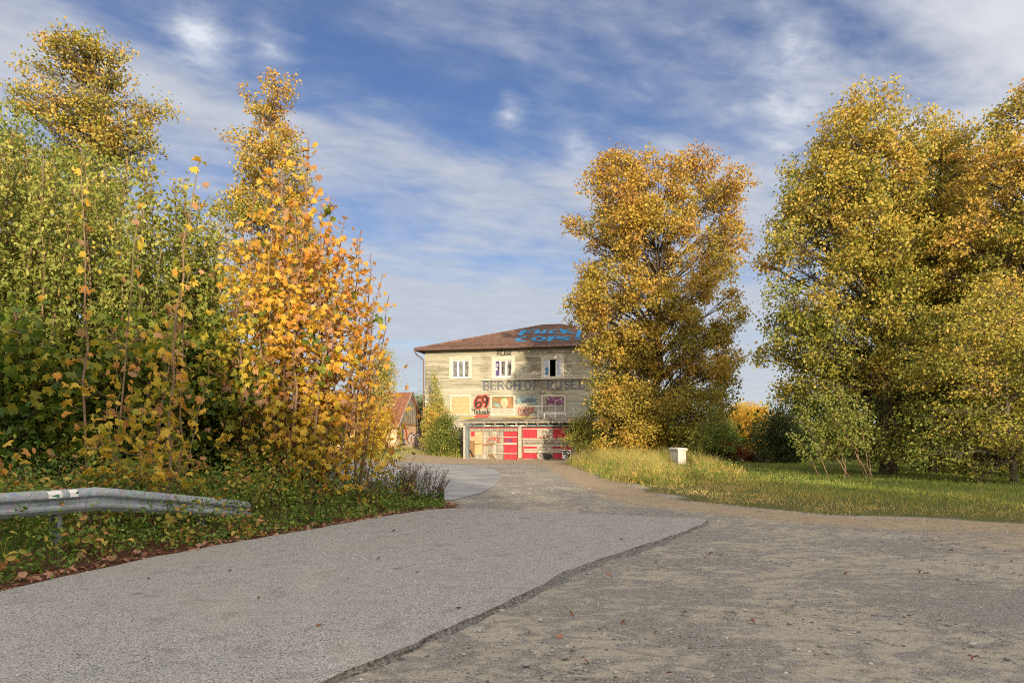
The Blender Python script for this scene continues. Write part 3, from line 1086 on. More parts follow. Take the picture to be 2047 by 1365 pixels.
    ev.box(HL + .001, ex1 - .03, .004, ey1, ZE - .12, ZE - .03)
    ev.box(.0, HL, .002, HD, ZE - .002, ZE + .05)
    ev.build('eave', M_EAVE, house)
    gt = MB()
    gt.tube([(ex0 - .05, ey0 - .07, ZE - .05), (ex1 + .05, ey0 - .07, ZE - .09)], .075, 8)
    gt.build('gutter', M_GUTTER, house)
    dp = MB()
    dp.tube([(-.62, ey0 - .05, ZE - .1), (-.62, ey0, ZE - .32), (-.5, -.4, ZE - .52), (-.16, -.12, ZE - .8), (-.12, -.1, ZE - 1.1), (-.12, -.1, .1)], .055, 7)
    dp.build('downpipe', M_GUTTER, house)
    # blue writing sprayed across the tiles
    nrm = Vector((0, -kf, 1)).normalized()

    def rspray(strokes, w):
        mm = MB()
        for st in strokes:
            pts = [roof_pt(*q) + nrm * .05 for q in z3(st)]
            mm.add(*ribbon(pts, w, nrm))
        mm.build('graffiti', M_BLUEP, roof)
    rspray([[(1075, 150), (1110, 103), (1205, 100)], [(1092, 125), (1165, 122)]], .42)
    rspray([[(1245, 98), (1232, 138), (1290, 134), (1318, 100)]], .38)
    rspray([[(1420, 100), (1370, 112), (1362, 130), (1425, 134)]], .38)
    rspray([[(1470, 92), (1500, 134)], [(1560, 96), (1490, 112), (1585, 132)]], .38)
    rspray([[(1655, 88), (1630, 168)]], .36)
    rspray([[(1125, 165), (1060, 180), (1040, 200), (1115, 212)]], .42)
    rspray([[(1250, 166), (1200, 180), (1205, 200), (1260, 206), (1305, 190), (1300, 172), (1250, 166)]], .36)
    rspray([[(1348, 210), (1380, 162), (1440, 164), (1455, 180), (1370, 186)]], .38)
    rspray([[(1545, 166), (1480, 170), (1475, 180), (1540, 186), (1530, 196), (1455, 196)]], .34)
    rspray([[(1625, 186), (1665, 186)]], .5)
    # ---------------- garage front, 6 m before the facade
    d = 6.0
    k2 = Vector((0, 0, 0))

    def gp(px, py):
        x, z = fac(px, py, d)
        return x, z
    gl_, zt = gp(926, 848)
    gr_ = gl_ + 11.2
    zg = -.3
    core = MB()
    core.box(gl_ + .15, gr_, -d + .35, -d + .6, zg, zt - .02)
    core.box(gl_ + .15, gl_ + .35, -d + .6, -.01, zg, zt - .02)
    core.box(gr_ - .2, gr_, -d + .6, -.01, zg, zt - .02)
    gar = core.build('garage_front', M_GREYB, house)

    def pl(name, x0, x1, y0, y1, mat, f0, th=.05, par=gar, s=None):
        """A board given by its photo rectangle; f0 is how far its face stands before the garage wall."""
        if s == 6:
            x0, x1, y0, y1 = 920 + x0 / 13.65, 920 + x1 / 13.65, 830 + y0 / 13.65, 830 + y1 / 13.65
        elif s == 4:
            x0, x1, y0, y1 = 1060 + x0 / 9.75, 1060 + x1 / 9.75, 800 + y0 / 9.75, 800 + y1 / 9.75
        a, ztop = gp(x0, y0)
        b, zbot = gp(x1, y1)
        m = MB()
        m.box(a, b, -d + .35 - f0, -d + .349 - f0 + th, zbot, ztop)
        return m.build(name, mat, par)
    # posts and beam
    pl('post', 85, 138, 250, 1190, M_PALEB, .37, .36, s=6)
    pl('post', 140, 226, 300, 1165, M_SLATEP, .35, .28, s=6)
    pl('post_foot', 80, 232, 1168, 1235, M_PLASTER, .42, .4, s=6)
    pl('post', 1574, 1668, 312, 1160, M_PALEB, .34, .26, s=6)
    pl('post_foot', 1556, 1690, 1162, 1260, M_BROWNB, .40, .36, s=6)
    pl('post', 870, 905, 480, 1200, M_SLATEP, .34, .26, s=4)
    pl('beam', 140, 3300, 258, 308, M_SLATEP, .36, .22, s=6)
    for x0, x1 in ((625, 830), (880, 1080), (1120, 1150), (1370, 1570), (1620, 1815)):
        pl('beam_patch', x0, x1, 266, 298, M_PLASTER, .372, .02, s=6)
    # left bay
    pl('plank', 228, 1566, 328, 352, M_REDB, .10, s=6)
    pl('plank', 250, 1566, 355, 432, M_GREYB, .13, s=6)
    pl('panel', 228, 264, 355, 690, M_PALEB, .08, s=6)
    pl('panel', 268, 366, 438, 572, M_REDB, .06, s=6)
    pl('panel', 236, 366, 574, 690, M_PLY, .05, s=6)
    pl('door', 238, 362, 700, 1140, M_BROWNB, .05, s=6)
    pl('panel', 370, 582, 440, 1070, M_PLY, .10, s=6)
    pl('panel', 368, 596, 1073, 1232, M_GREYB, .07, s=6)
    for k in range(6):
        x0 = 600 + k * 91
        pl('panel', x0, x0 + 88, 440, 1236, (M_PALEB, M_GREYB)[k % 3 > 0], .07 + .006 * (k % 2), s=6)
    for k in range(6):
        x0 = 1166 + k * 66.5
        pl('panel', x0, x0 + 64, 438, 1226, M_REDB, .06 + .007 * (k % 2), s=6)
    pl('plank', 372, 1566, 580, 606, M_PALEB, .16, s=6)
    pl('plank', 1150, 1525, 742, 802, M_PALEB, .15, s=6)
    pl('plank', 950, 1150, 770, 800, M_PALEB, .15, s=6)
    pl('plank', 748, 1552, 1026, 1056, M_PALEB, .15, s=6)

    def strip(x0, y0, x1, y1, w, mat):
        P = lambda x, y: gp(920 + x / 13.65, 830 + y / 13.65)
        (ax, az), (bx, bz) = P(x0, y0), P(x1, y1)
        m = MB()
        m.beam((ax, -d + .16, az), (bx, -d + .16, bz), .05, w, up=(0, 0, 1))
        m.build('plank', mat, gar)
    strip(600, 806, 925, 762, .16, M_BROWNB)
    strip(360, 786, 570, 760, .05, M_BROWNB)
    strip(760, 1046, 905, 1226, .10, M_BROWNB)
    strip(838, 1052, 968, 1212, .08, M_BROWNB)
    strip(248, 940, 340, 1130, .07, M_DARKIN)
    # right bay
    z4 = lambda x: (x - 1060) * 9.75
    pl('plank', z4(1043), 1250, 520, 545, M_REDB, .10, s=4)
    pl('plank', z4(1043), 1250, 548, 562, M_PALEB, .12, s=4)
    for k in range(5):
        x0 = 1043 + k * 5.85
        pl('panel', z4(x0), z4(x0 + 5.65), 566, 1140, M_REDB, .06 + .007 * (k % 2), s=4)
    for k in range(5):
        x0 = 120 + k * 61.5
        pl('panel', x0, x0 + 59, 566, 1145, M_PALEB, .075 + .006 * (k % 2), s=4)
    for k in range(7):
        x0 = 431 + k * 61
        pl('panel', x0, x0 + 58, 566, 1140, M_REDB if k < 6 else M_GREYB, .06 + .007 * (k % 2), s=4)
    for y0, y1, x0, x1 in ((738, 775, z4(1043), 800), (780, 830, z4(1044), 880), (834, 862, z4(1044), 720), (866, 902, z4(1044), 700), (940, 976, z4(1046), 640), (980, 1026, z4(1046), 620)):
        pl('plank', x0, x1, y0, y1, (M_PALEB, M_GREYB)[rnd.random() < .3], .14 + rnd.uniform(0, .02), s=4)
    pl('plank', -160, 560, 1142, 1162, M_GREYB, .17, s=4)
    # sprayed tags, a painted shadow patch and posters on the garage boards
    zz6 = lambda pts: [(920 + x / 13.65, 830 + y / 13.65) for x, y in pts]
    zz4 = lambda pts: [(1060 + x / 9.75, 800 + y / 9.75) for x, y in pts]
    spray('graffiti', [zz6([(740, 715), (820, 610), (930, 600), (920, 690)]), zz6([(800, 660), (900, 650)]), zz6([(960, 690), (965, 600), (1050, 610), (1080, 660), (1000, 690), (1060, 720), (1090, 740)])], .06, M_REDP, d - .19, par_fix(gar))
    spray('graffiti', [zz4([(150, 735), (190, 712), (215, 738), (250, 706), (290, 732), (330, 700), (372, 728)])], .05, M_REDP, d - .20, par_fix(gar))
    spray('graffiti', [zz4([(285, 1060), (310, 1095), (360, 1075), (395, 1110)]), zz4([(290, 1110), (340, 1120), (400, 1090)])], .28, M_BLACKP, d - .18, par_fix(gar))  # black strokes paint a dark thing's shadow low on the wall
    spray('graffiti', [zz6([(1250, 660), (1255, 720)]), zz6([(1330, 650), (1340, 720)]), zz6([(1400, 640), (1390, 720)])], .12, M_PURP, d - .24, par_fix(gar))
    pl('poster', 614, 788, 962, 1142, M_WHITE, .19, .02, s=4)
    spray('graffiti', [zz4([(640, 985), (660, 1010), (700, 985), (760, 1000)]), zz4([(650, 1050), (700, 1030), (730, 1080), (770, 1040)]), zz4([(690, 1090), (720, 1120), (765, 1085)])], .09, M_BLACKP, d - .13, par_fix(gar))
    # lean-to roof with rafter ends
    ya, zfa = -d - .45, zt + .10
    lr = MB()
    xl, xr = gl_ - .55, gr_ + .4
    nb = 22
    for k in range(nb):
        x0 = xl + (xr - xl) * k / nb
        x1 = xl + (xr - xl) * (k + 1) / nb - .012
        dz = rnd.uniform(-.012, .012)
        lr.add([(x0, ya, zfa + dz), (x1, ya, zfa + dz), (x1, -.05, zfa + .5 + dz), (x0, -.05, zfa + .5 + dz), (x0, ya, zfa + .07 + dz), (x1, ya, zfa + .07 + dz), (x1, -.05, zfa + .57 + dz), (x0, -.05, zfa + .57 + dz)],
               [(0, 3, 2, 1), (4, 5, 6, 7), (0, 1, 5, 4), (1, 2, 6, 5), (2, 3, 7, 6), (3, 0, 4, 7)])
    lean = lr.build('lean_to_roof', M_DECK, house)
    fb = MB()
    fb.box(xl - .03, xr + .03, ya - .05, ya - .004, zfa - .03, zfa + .10)
    fb.build('fascia', M_GREYB, lean)
    for k in range(14):
        x = gl_ + .12 + k * .83
        m = MB()
        m.beam((x, ya + .06, zfa - .065), (x, -.2, zfa + .41), .10, .12)
        m.build('rafter', M_PALEB, lean)
    # broken boards, felt and railing left on the lean-to roof
    def roofz(y):
        return zfa + .07 + .5 * (y - ya) / (-.05 - ya)

    def decal(x0, y0, x1, y1, wdt, th, mat, name='loose_board', tilt=.0):
        m = MB()
        m.beam((x0, y0, roofz(y0) + th / 2 + .02), (x1, y1, roofz(y1) + th / 2 + .02 + tilt), wdt, th)
        m.build(name, mat, lean)
    bx = lambda px: fac(px, 838, 4.5)[0]
    decal(bx(1010), -5.2, bx(1050), -4.8, .5, .05, M_BROWNB, tilt=.18)
    decal(bx(1040), -4.6, bx(1070), -4.3, .6, .05, M_DECK, tilt=.22)
    decal(bx(1055), -5.6, bx(1120), -5.4, .4, .05, M_GREYB, tilt=.05)
    decal(bx(1085), -4.0, bx(1130), -3.8, .5, .07, M_DECK, tilt=.12)
    decal(bx(960), -4.0, bx(1000), -3.6, .3, .04, M_PALEB, tilt=.04)
    rl = MB()
    ry_ = -4.8
    xsr = [bx(1077), bx(1112), bx(1147), bx(1180)]
    z0 = roofz(ry_)
    for x in xsr:
        rl.tube([(x, ry_, z0), (x, ry_, z0 + 1.12)], .025, 6)
    for zq in (.30, .62, 1.1):
        rl.tube([(xsr[0] - (.5 if zq > 1 else 0), ry_, z0 + zq), (xsr[-1], ry_, z0 + zq)], .02, 6)
    rl.build('railing', M_METAL, lean)
    wf = MB()
    xa, xb = bx(1082), bx(1126)
    for q0, q1 in (((xa, 0), (xb, 0)), ((xa, .42), (xb, .42)), ((xa, 0), (xa, .42)), ((xb, 0), (xb, .42)), (((xa + xb) / 2, 0), ((xa + xb) / 2, .42))):
        wf.beam((q0[0], -3.2, roofz(-3.2) + .05 + q0[1]), (q1[0], -3.2, roofz(-3.2) + .05 + q1[1]), .07, .09, up=(0, 1, 0))
    wf.build('leaning_frame', M_WHITE, lean)


def par_fix(g):
    return g


build_house()

# ------------------------------------------------------------------ the graffiti shed
SA, SB = Vector((-10.78, 64.0)), Vector((-9.28, 69.2))


def build_shed():
    u = (SB - SA)
    w = u.length
    u.normalize()
    shed = tag(empty('shed', (SA.x, SA.y, 0), math.atan2(u.y, u.x)), 'low shed with graffiti on apricot plaster, grey board gable and red roof', 'shed')
    M_ORP = mat_noise('apricot_plaster', (.50, .31, .18), (.66, .47, .31), 1.6, .9, bump=.2)
    M_STONE = mat_noise('grey_stone', (.24, .215, .18), (.42, .38, .32), 5, .9, bump=.4)
    M_RTILE = mat_noise('red_clay_tile', (.15, .065, .04), (.31, .14, .08), 6, .85, bump=.3)
    # local: x along the gable wall (near corner -> far corner), +y towards the left (the length of the shed), -y faces the yard
    L = 10.0
    zb, zt, zr = .2, 2.82, 5.75
    mb = MB()
    mb.box(0, w, 0, .3, zb - .3, zt)
    mb.box(0, .3, .3, L, zb - .3, zt)
    mb.box(w - .3, w, .3, L, zb - .3, zt)
    mb.box(.3, w - .3, L - .3, L, zb - .3, zt)
    wall = mb.build('wall', M_ORP, shed)
    # quoin stones at the far corner
    z = zb
    k = 0
    while z < zt - .1:
        hh = .21
        q = MB()
        q.box(w - (.85 if k % 2 else .6), w + .03, -.035, .25, z, z + hh - .015)
        q.build('stone', M_STONE, wall)
        z += hh
        k += 1
    # gable boards
    nb = 26
    for k in range(nb):
        x0, x1 = w * k / nb, w * (k + 1) / nb - .012
        za = zt + (zr - zt) * (1 - abs(2 * x0 / w - 1))
        zc = zt + (zr - zt) * (1 - abs(2 * x1 / w - 1))
        m = MB()
        yo = -.05 - .012 * (k % 2)
        P = [(x0, yo, zt - .08), (x1, yo, zt - .08), (x1, yo, zc), (x0, yo, za)]
        m.prism(P, (0, .05, 0))
        m.build('gable_board', M_GREYB, wall)
    sill = MB()
    sill.box(-.1, w + .1, -.10, -.066, zt - .16, zt - .02)
    sill.build('gable_sill', M_BROWNB, wall)
    # tiled roof in courses
    rf = MB()
    NC = 16
    for sgn in (0, 1):
        for c in range(NC):
            t0, t1 = c / NC, (c + 1) / NC
            xe, xm = (-.55, w / 2) if sgn == 0 else (w + .55, w / 2)
            ze = zt - .42
            xa, za = xe + (xm - xe) * t0, ze + (zr + .1 - ze) * t0
            xb, zb2 = xe + (xm - xe) * t1, ze + (zr + .1 - ze) * t1
            nseg = 30
            for s in range(nseg):
                y0 = -.35 + (L + .6) * s / nseg
                y1 = -.35 + (L + .6) * (s + 1) / nseg - .015
                j = rnd.uniform(0, .035)
                rf.add([(xa, y0, za + .10 + j), (xa, y1, za + .10 + j), (xb, y1, zb2 + .05), (xb, y0, zb2 + .05), (xa, y0, za), (xa, y1, za)],
                       [(0, 1, 2, 3), (4, 5, 1, 0)])
            rf.add([(xa, -.34, za), (xa, L + .2, za), (xb, L + .2, zb2), (xb, -.34, zb2)], [(0, 1, 2, 3)])
    roof = rf.build('roof', M_RTILE, shed)
    for xe in (-.55, w + .55):
        b = MB()
        b.beam((xe, -.40, zt - .40), (w / 2, -.40, zr + .13), .08, .20)
        b.build('bargeboard', M_GREYB, roof)
    # graffiti
    def g(strokes, wd, mat, lift=.01, front=True):
        m = MB()
        for st in strokes:
            pts = [(x, -.02, z) for x, z in smooth_pts(st)]
            m.add(*ribbon(pts, wd, (0, -1, 0), lift))
        m.build('graffiti', mat, wall)
    M_PINK = flat('pale_pink_spray', (.62, .50, .46), .8)
    g([[(2.6, .75), (2.5, 1.3), (3.2, 1.75), (4.2, 1.6), (5.2, 1.8), (5.7, 1.2), (5.4, .6)]], .5, M_PINK)
    g([[(3.2, .6), (3.4, 1.3), (3.3, 1.6)], [(4.2, .6), (4.1, 1.6)], [(5.0, .6), (4.9, 1.5)]], .55, M_PINK, .012)
    g([[(2.5, .95), (2.2, 1.25), (2.6, 1.75), (3.2, 1.95), (3.7, 1.7), (4.3, 1.95), (5.2, 1.95), (5.9, 1.5), (6.0, .9), (5.6, .5)], [(3.1, 1.6), (3.3, .5)], [(4.0, 1.7), (4.1, .55)], [(4.9, 1.6), (4.7, .5)], [(2.4, 1.0), (2.8, .8)]], .09, M_BLACKP, .03)
    g([[(1.0, 2.6), (1.2, 2.0), (1.0, 1.4)], [(.8, 1.3), (1.6, 1.2)]], .35, M_BLUEL)
    g([[(1.6, 2.55), (2.0, 2.0), (2.1, 1.4)]], .3, M_REDP)
    g([[(.2, .6), (.8, 1.2), (.5, 2.2)]], .5, M_YELP)
    g([[(.4, .9), (1.0, .75), (1.6, 1.05)]], .22, M_TEALP, .03)
    g([[(.3, .7), (1.2, .9), (1.7, .8)]], .14, M_BLACKP, .045)
    m = MB()
    for st, wd in (([(2.0, 2.0), (2.6, 1.2), (3.4, .6)], .5), ([(5.0, 2.2), (5.6, 1.2)], .6)):
        pts = [(-.02, y, z) for y, z in smooth_pts(st)]
        m.add(*ribbon(pts, wd, (-1, 0, 0), .01))
    m.build('graffiti', M_YELP, wall)
    m = MB()
    for st, wd in (([(1.0, 1.9), (1.4, 1.2), (1.0, .7)], .12), ([(3.0, 1.9), (3.6, 1.4), (3.2, .8)], .12), ([(4.2, 1.8), (4.4, .9)], .12)):
        pts = [(-.02, y, z) for y, z in smooth_pts(st)]
        m.add(*ribbon(pts, wd, (-1, 0, 0), .03))
    m.build('graffiti', M_BLACKP, wall)


build_shed()

# ------------------------------------------------------------------ foliage
T_RHOMB = (np.array([(0, 0, 0), (.36, .48, .10), (0, 1, -.03), (-.36, .48, .10)]), np.array([(0, 1, 2, 3)]))
T_OVAL = (np.array([(0, 0, 0), (.26, .28, .10), (.24, .68, .09), (0, 1, -.06), (-.24, .68, .09), (-.26, .28, .10)]), np.array([(0, 1, 2, 3), (0, 3, 4, 5)]))


def _maple():
    half = [(.17, .66, .03), (.24, .64, .05), (.50, .76, .02), (.46, .56, .08), (.38, .42, .10), (.62, .34, .02), (.44, .18, .10), (.34, -.02, .02)]
    out = [(0, 1.0, -.26), (.13, .82, -.08)] + half + [(.0, .05, .0)]
    left = [(-x, y, z * .8 + .02) for x, y, z in reversed(out[1:-1])]
    pts = out + left
    V = np.array([(0, .34, -.03)] + pts)
    n = len(pts)
    F = np.array([(0, 1 + (i + 1) % n, 1 + i) for i in range(n)])
    return V, F


T_MAPLE = _maple()
T_MAPLE_S = (np.array([(0, .3, .06), (0, 1, -.1), (.2, .6, .02), (.6, .62, -.08), (.34, .3, .03), (.5, .02, -.06), (0, 0, 0), (-.5, .02, -.06), (-.34, .3, .03), (-.6, .62, -.08), (-.2, .6, .02)]),
             np.array([(0, 1 + (i + 1) % 10, 1 + i) for i in range(10)]))


def leaf_basis(n, g, upb, droop, out=None):
    N = g.normal(size=(n, 3))
    N[:, 2] += upb
    if out is not None: N = N + out
    N /= np.linalg.norm(N, axis=1)[:, None]
    A = g.normal(size=(n, 3))
    A[:, 2] -= droop
    A -= np.sum(A * N, 1)[:, None] * N
    A /= np.linalg.norm(A, axis=1)[:, None]
    return np.cross(A, N), A, N


def leaf_geo(C, sz, tmpl, g, upb=.5, droop=.8, out=None):
    T, Fc = tmpl
    n = len(C)
    B, A, N = leaf_basis(n, g, upb, droop, out)
    sz = np.broadcast_to(sz, n)[:, None, None]
    curl = g.uniform(.2, 2.2, n)[:, None, None]
    V = C[:, None, :] + sz * (T[None, :, 0, None] * B[:, None, :] + T[None, :, 1, None] * A[:, None, :] + curl * T[None, :, 2, None] * N[:, None, :])
    k = len(T)
    F = (Fc[None] + (np.arange(n) * k)[:, None, None]).reshape(-1, Fc.shape[1])
    return V.reshape(-1, 3), F, len(Fc), (B, A, N)


def leaf_mesh(name, C, sz, tint, tmpl, mat, g, parent=None, **kw):
    V, F, nf, _ = leaf_geo(np.asarray(C), sz, tmpl, g, **kw)
    return link(name, np_mesh(name, V, F, mat, np.repeat(np.clip(tint, 0, 1), nf)), parent)


_leafm = {}


def single_leaves(C, sz, tint, tmpl, mat, g, parent, key, name='leaf', upb=.5, droop=.8):
    """Leaves that can be picked apart one by one: an object each, sharing a few meshes."""
    C = np.asarray(C)
    n = len(C)
    B, A, N = leaf_basis(n, g, upb, droop)
    T, Fc = tmpl
    for i in range(n):
        tq = int(np.clip(tint[i], 0, .999) * 14)
        cv = i % 3
        k = (key, tq, cv)
        if k not in _leafm:
            TT = T.copy()
            TT[:, 2] *= (.5, 1.3, 2.2)[cv]
            TT[:, 0] *= (1, .85, .7)[cv]
            _leafm[k] = np_mesh('leaf', TT, Fc, mat, np.full(len(Fc), (tq + .5) / 14))
        o = bpy.data.objects.new(name, _leafm[k])
        col.objects.link(o)
        s = float(sz[i])
        M = Matrix(((B[i, 0] * s, A[i, 0] * s, N[i, 0] * s, C[i, 0]), (B[i, 1] * s, A[i, 1] * s, N[i, 1] * s, C[i, 1]), (B[i, 2] * s, A[i, 2] * s, N[i, 2] * s, C[i, 2]), (0, 0, 0, 1)))
        o.parent = parent
        o.matrix_basis = M


def bez(a, b, c, n):
    a, b, c = map(np.array, (a, b, c))
    return [tuple((1 - t) ** 2 * a + 2 * t * (1 - t) * b + t * t * c) for t in np.linspace(0, 1, n)]


def tree(name, label, cat, base, outline, Y, nblob, rblob, nleaf, lsize, mat, tint, seed, depth=.8, tr=.25, top=None, tmpl=T_RHOMB, group=None, bark=None, sub=10, flat_=.8, twig=True, ztr=.2, dens=1.0, upb=.5,
         limb_drop=.75, spread=.40, droop=.8, wind=(0, 0, 0), centers=None, extra=()):
    """A tree whose crown fills a silhouette measured in the photo at depth Y, with its own depth behind and before that."""
    g = np.random.default_rng(seed)
    bark = bark or M_BARK
    bx, by = base
    bz = gz1(bx, by)
    root = tag(empty(name, (bx, by, bz)), label, cat, group)
    poly = [(W(px, py, Y)[0] - bx, W(px, py, Y)[2] - bz) for px, py in outline]
    P = np.array(poly)
    lo, hi = P.min(0), P.max(0)
    C = [] if centers is None else [np.array(c) - (bx, by, bz) for c in centers]
    tries = 0
    while centers is None and len(C) < nblob and tries < 40:
        tries += 1
        q = g.uniform(lo, hi, (400, 2))
        ins = poly_inside(q[:, 0], q[:, 1], poly)
        dd = poly_dist(q[:, 0], q[:, 1], poly)
        q = q[ins & (dd > rblob * .40)]
        for x, z in q:
            row = []
            for i in range(len(poly)):
                (x0, z0), (x1, z1) = poly[i], poly[(i + 1) % len(poly)]
                if (z0 > z) != (z1 > z): row.append(x0 + (z - z0) * (x1 - x0) / (z1 - z0))
            row.sort()
            xl, xr = row[0], row[-1]
            hw = max((xr - xl) / 2, .3)
            t = (x - (xl + xr) / 2) / hw
            ymax = depth * min(hw, 7) * math.sqrt(max(0, 1 - t * t)) * .95
            y = g.uniform(-1, 1)
            y = math.copysign(abs(y) ** .65, y) * max(0, ymax - rblob * .3)
            c = np.array((x, y, z))
            if all(np.sum(((c - d) / (1, 1.15, .85)) ** 2) > (rblob * .90) ** 2 for d in C):
                C.append(c)
                if len(C) >= nblob: break
    for px, py in extra:
        x, _, z = W(px, py, Y)
        C.append(np.array((x - bx, g.uniform(-.6, .6), z - bz)))
    C = np.array(C)
    rs = rblob * g.uniform(.8, 1.25, len(C))
    # limbs
    ztop = (hi[1] * .93) if top is None else top[1] - bz
    xtop = np.average(C[:, 0][C[:, 2] > np.quantile(C[:, 2], .8)]) if top is None else top[0] - bx
    nt = 14
    trunk = []
    for i in range(nt):
        t = i / (nt - 1)
        wv = .12 * math.sin(t * 7 + seed) * t + .05 * math.sin(t * 17 + seed * 2) * t
        trunk.append((xtop * t ** 1.3 + wv, .1 * math.sin(5 * t + seed) * t, -.3 + (ztop + .3) * t))
    rad = [tr * (1.0 - .9 * (i / (nt - 1)) ** .85) + (tr * .35 if i == 0 else 0) for i in range(nt)]
    mb = MB()
    mb.tube(trunk, rad, 9)
    mb.build('trunk', bark, root, True)
    br = MB()
    TP = np.array(trunk)
    subC, subR, subT = [], [], []
    for ci, (c, r) in enumerate(zip(C, rs)):
        hd = math.hypot(c[0] - xtop * .5, c[1])
        za = max(min(c[2] - hd * limb_drop, ztop * .9), ztr * ztop)
        i = int(np.argmin(np.abs(TP[:, 2] - za)))
        a = TP[i]
        mid = a + (c - a) * .5 + np.array((0, 0, .18 * hd)) + g.normal(0, .08 * r + .05, 3)
        r0 = max(.02, min(rad[i] * .55, .025 + hd * .018))
        pts = bez(a, mid, c, 6)
        br.tube(pts, list(np.linspace(r0, .014, 6)), 5, False)
        k = max(3, int(sub * (r / rblob) ** 2))
        dirs = g.normal(size=(k, 3))
        dirs /= np.linalg.norm(dirs, axis=1)[:, None]
        dirs[:, 2] = dirs[:, 2] * .85 + .12
        sc_ = c + dirs * (r * g.uniform(.45, 1.02, k))[:, None]
        bt = tint(c[0] + bx, c[2] + bz, g)
        for j in range(k):
            subC.append(sc_[j])
            subR.append(r * spread * g.uniform(.7, 1.25))
            subT.append(bt + g.normal(0, .07))
            if twig:
                s0 = np.array(pts[int(g.integers(3, 6))])
                m2 = (s0 + sc_[j]) / 2 + g.normal(0, .06 * r, 3)
                br.tube([s0, m2, sc_[j]], [.014, .010, .005], 3, False)
    br.build('branches', bark, root, True)
    subC, subR, subT = map(np.array, (subC, subR, subT))
    w = subR ** 2
    cnt = g.multinomial(nleaf, w / w.sum())
    idx = np.repeat(np.arange(len(subC)), cnt)
    off = g.normal(size=(len(idx), 3)) * subR[idx][:, None] * (1, 1, flat_)
    L = subC[idx] + off
    if any(wind): L = L + np.outer(np.abs(g.normal(size=len(idx))) * subR[idx], wind)
    tn = subT[idx] + g.normal(0, .10, len(idx))
    L = L[L[:, 2] > .03] if False else L
    sz = lsize * g.uniform(.65, 1.25, len(idx))
    o = leaf_mesh('crown', L, sz, tn, tmpl, mat, g, root, upb=upb, droop=droop)
    o['kind'] = 'stuff'
    return root


def shoots(name, label, cat, base, stems, mat, tmpl, lsize, tint, seed, dens=26, twigs=9, twig_len=.7, start=.15, group=None, bark=None, sr=.018, singles=0, upb=.4, droop=1.0, bare=0.0, cluster=.07, up=.75,
           split_stems=True, lean=0.0, mirror=True, profile=None, whorl=1):
    """A many-stemmed shrub or sapling: upright shoots, side twigs, leaves along both. stems: (x0, y0, x1, y1, z1) relative to the base."""
    g = np.random.default_rng(seed)
    bark = bark or M_TWIG
    bx, by = base
    bz = gz1(bx, by)
    root = tag(empty(name, (bx, by, bz)), label, cat, group)
    LC, LT, LS = [], [], []
    for x0, y0, x1, y1, z1 in stems:
        mb = MB()
        mx = x0 + (x1 - x0) * .35 + g.normal(0, .03 * z1)
        my = y0 + (y1 - y0) * .35 + g.normal(0, .03 * z1)
        pts = np.array(bez((x0, y0, -.15), (mx, my, z1 * .55), (x1, y1, z1), 12))
        pts[1:-1, :2] += g.normal(0, .010 * math.sqrt(z1), (10, 2))
        r0 = sr * (z1 / 4.0) ** .7 * g.uniform(.8, 1.2)
        mb.tube(pts, list(np.linspace(r0, r0 * .22, 12)), 6, False)

        def at(t):
            q = t * 11
            i = min(int(q), 10)
            return pts[i] + (pts[i + 1] - pts[i]) * (q - i)
        nt = max(2, int(twigs * z1 * g.uniform(.8, 1.2)))
        az = g.uniform(0, 6.28)
        for k in range(nt):
            t = start + (1 - start) * (k + g.uniform(0, .9)) / nt
            if t > .995: continue
            p = at(t)
            az += 2.4 + g.normal(0, .4)
            pf = profile(t) if profile else (1.05 - t) ** .6
            ln = twig_len * pf * g.uniform(.55, 1.2)
            d = np.array((math.cos(az), math.sin(az), up + g.normal(0, .2)))
            d /= np.linalg.norm(d)
            e = p + d * ln
            e2 = p + d * ln * .5 + np.array((0, 0, -.06 * ln))
            if ln > .08: mb.tube([p, e2, e], [max(.004, r0 * .28), .004, .0025], 3, False)
            if g.random() < bare: continue
            nl = max(1, int(dens * ln * g.uniform(.6, 1.3)))
            tt = g.beta(1.8, 1.0, nl)
            q = p + d * (ln * tt)[:, None] + g.normal(0, cluster, (nl, 3)) * (1, 1, .8)
            tb = tint(bx + e[0], by + e[1], bz + e[2], g)
            LC.append(q)
            LT.append(tb + g.normal(0, .09, nl))
            LS.append(lsize * g.uniform(.6, 1.25, nl))
        mb.build('stem', bark, root, True)
    if LC:
        LC, LT, LS = np.concatenate(LC), np.concatenate(LT), np.concatenate(LS)
        keep = LC[:, 2] > .05
        LC, LT, LS = LC[keep], LT[keep], LS[keep]
        if singles:
            key = LS / (LC[:, 1] + by) + g.uniform(0, .002, len(LC))
            order = np.argsort(-key)
            a, b = order[:singles], order[singles:]
            single_leaves(LC[a], LS[a], LT[a], tmpl, mat, g, root, (mat.name, id(tmpl)), upb=upb, droop=droop)
            LC, LT, LS = LC[b], LT[b], LS[b]
        if len(LC):
            o = leaf_mesh('foliage', LC, LS, LT, tmpl, mat, g, root, upb=upb, droop=droop)
            o['kind'] = 'stuff'
    return root


def mound(name, pts, sz, tmpl, mat, tintv, seed, parent=None, upb=.7, droop=.6):
    g = np.random.default_rng(seed)
    o = leaf_mesh(name, pts, sz, tintv, tmpl, mat, g, parent, upb=upb, droop=droop)
    o['kind'] = 'stuff'
    return o


def bush(name, label, cat, base, outline, Y, nblob, rblob, nleaf, lsize, mat, tint, seed, **kw):
    kw.setdefault('tr', .035)
    kw.setdefault('ztr', .05)
    kw.setdefault('bark', M_TWIG)
    kw.setdefault('sub', 8)
    return tree(name, label, cat, base, outline, Y, nblob, rblob, nleaf, lsize, mat, tint, seed, **kw)


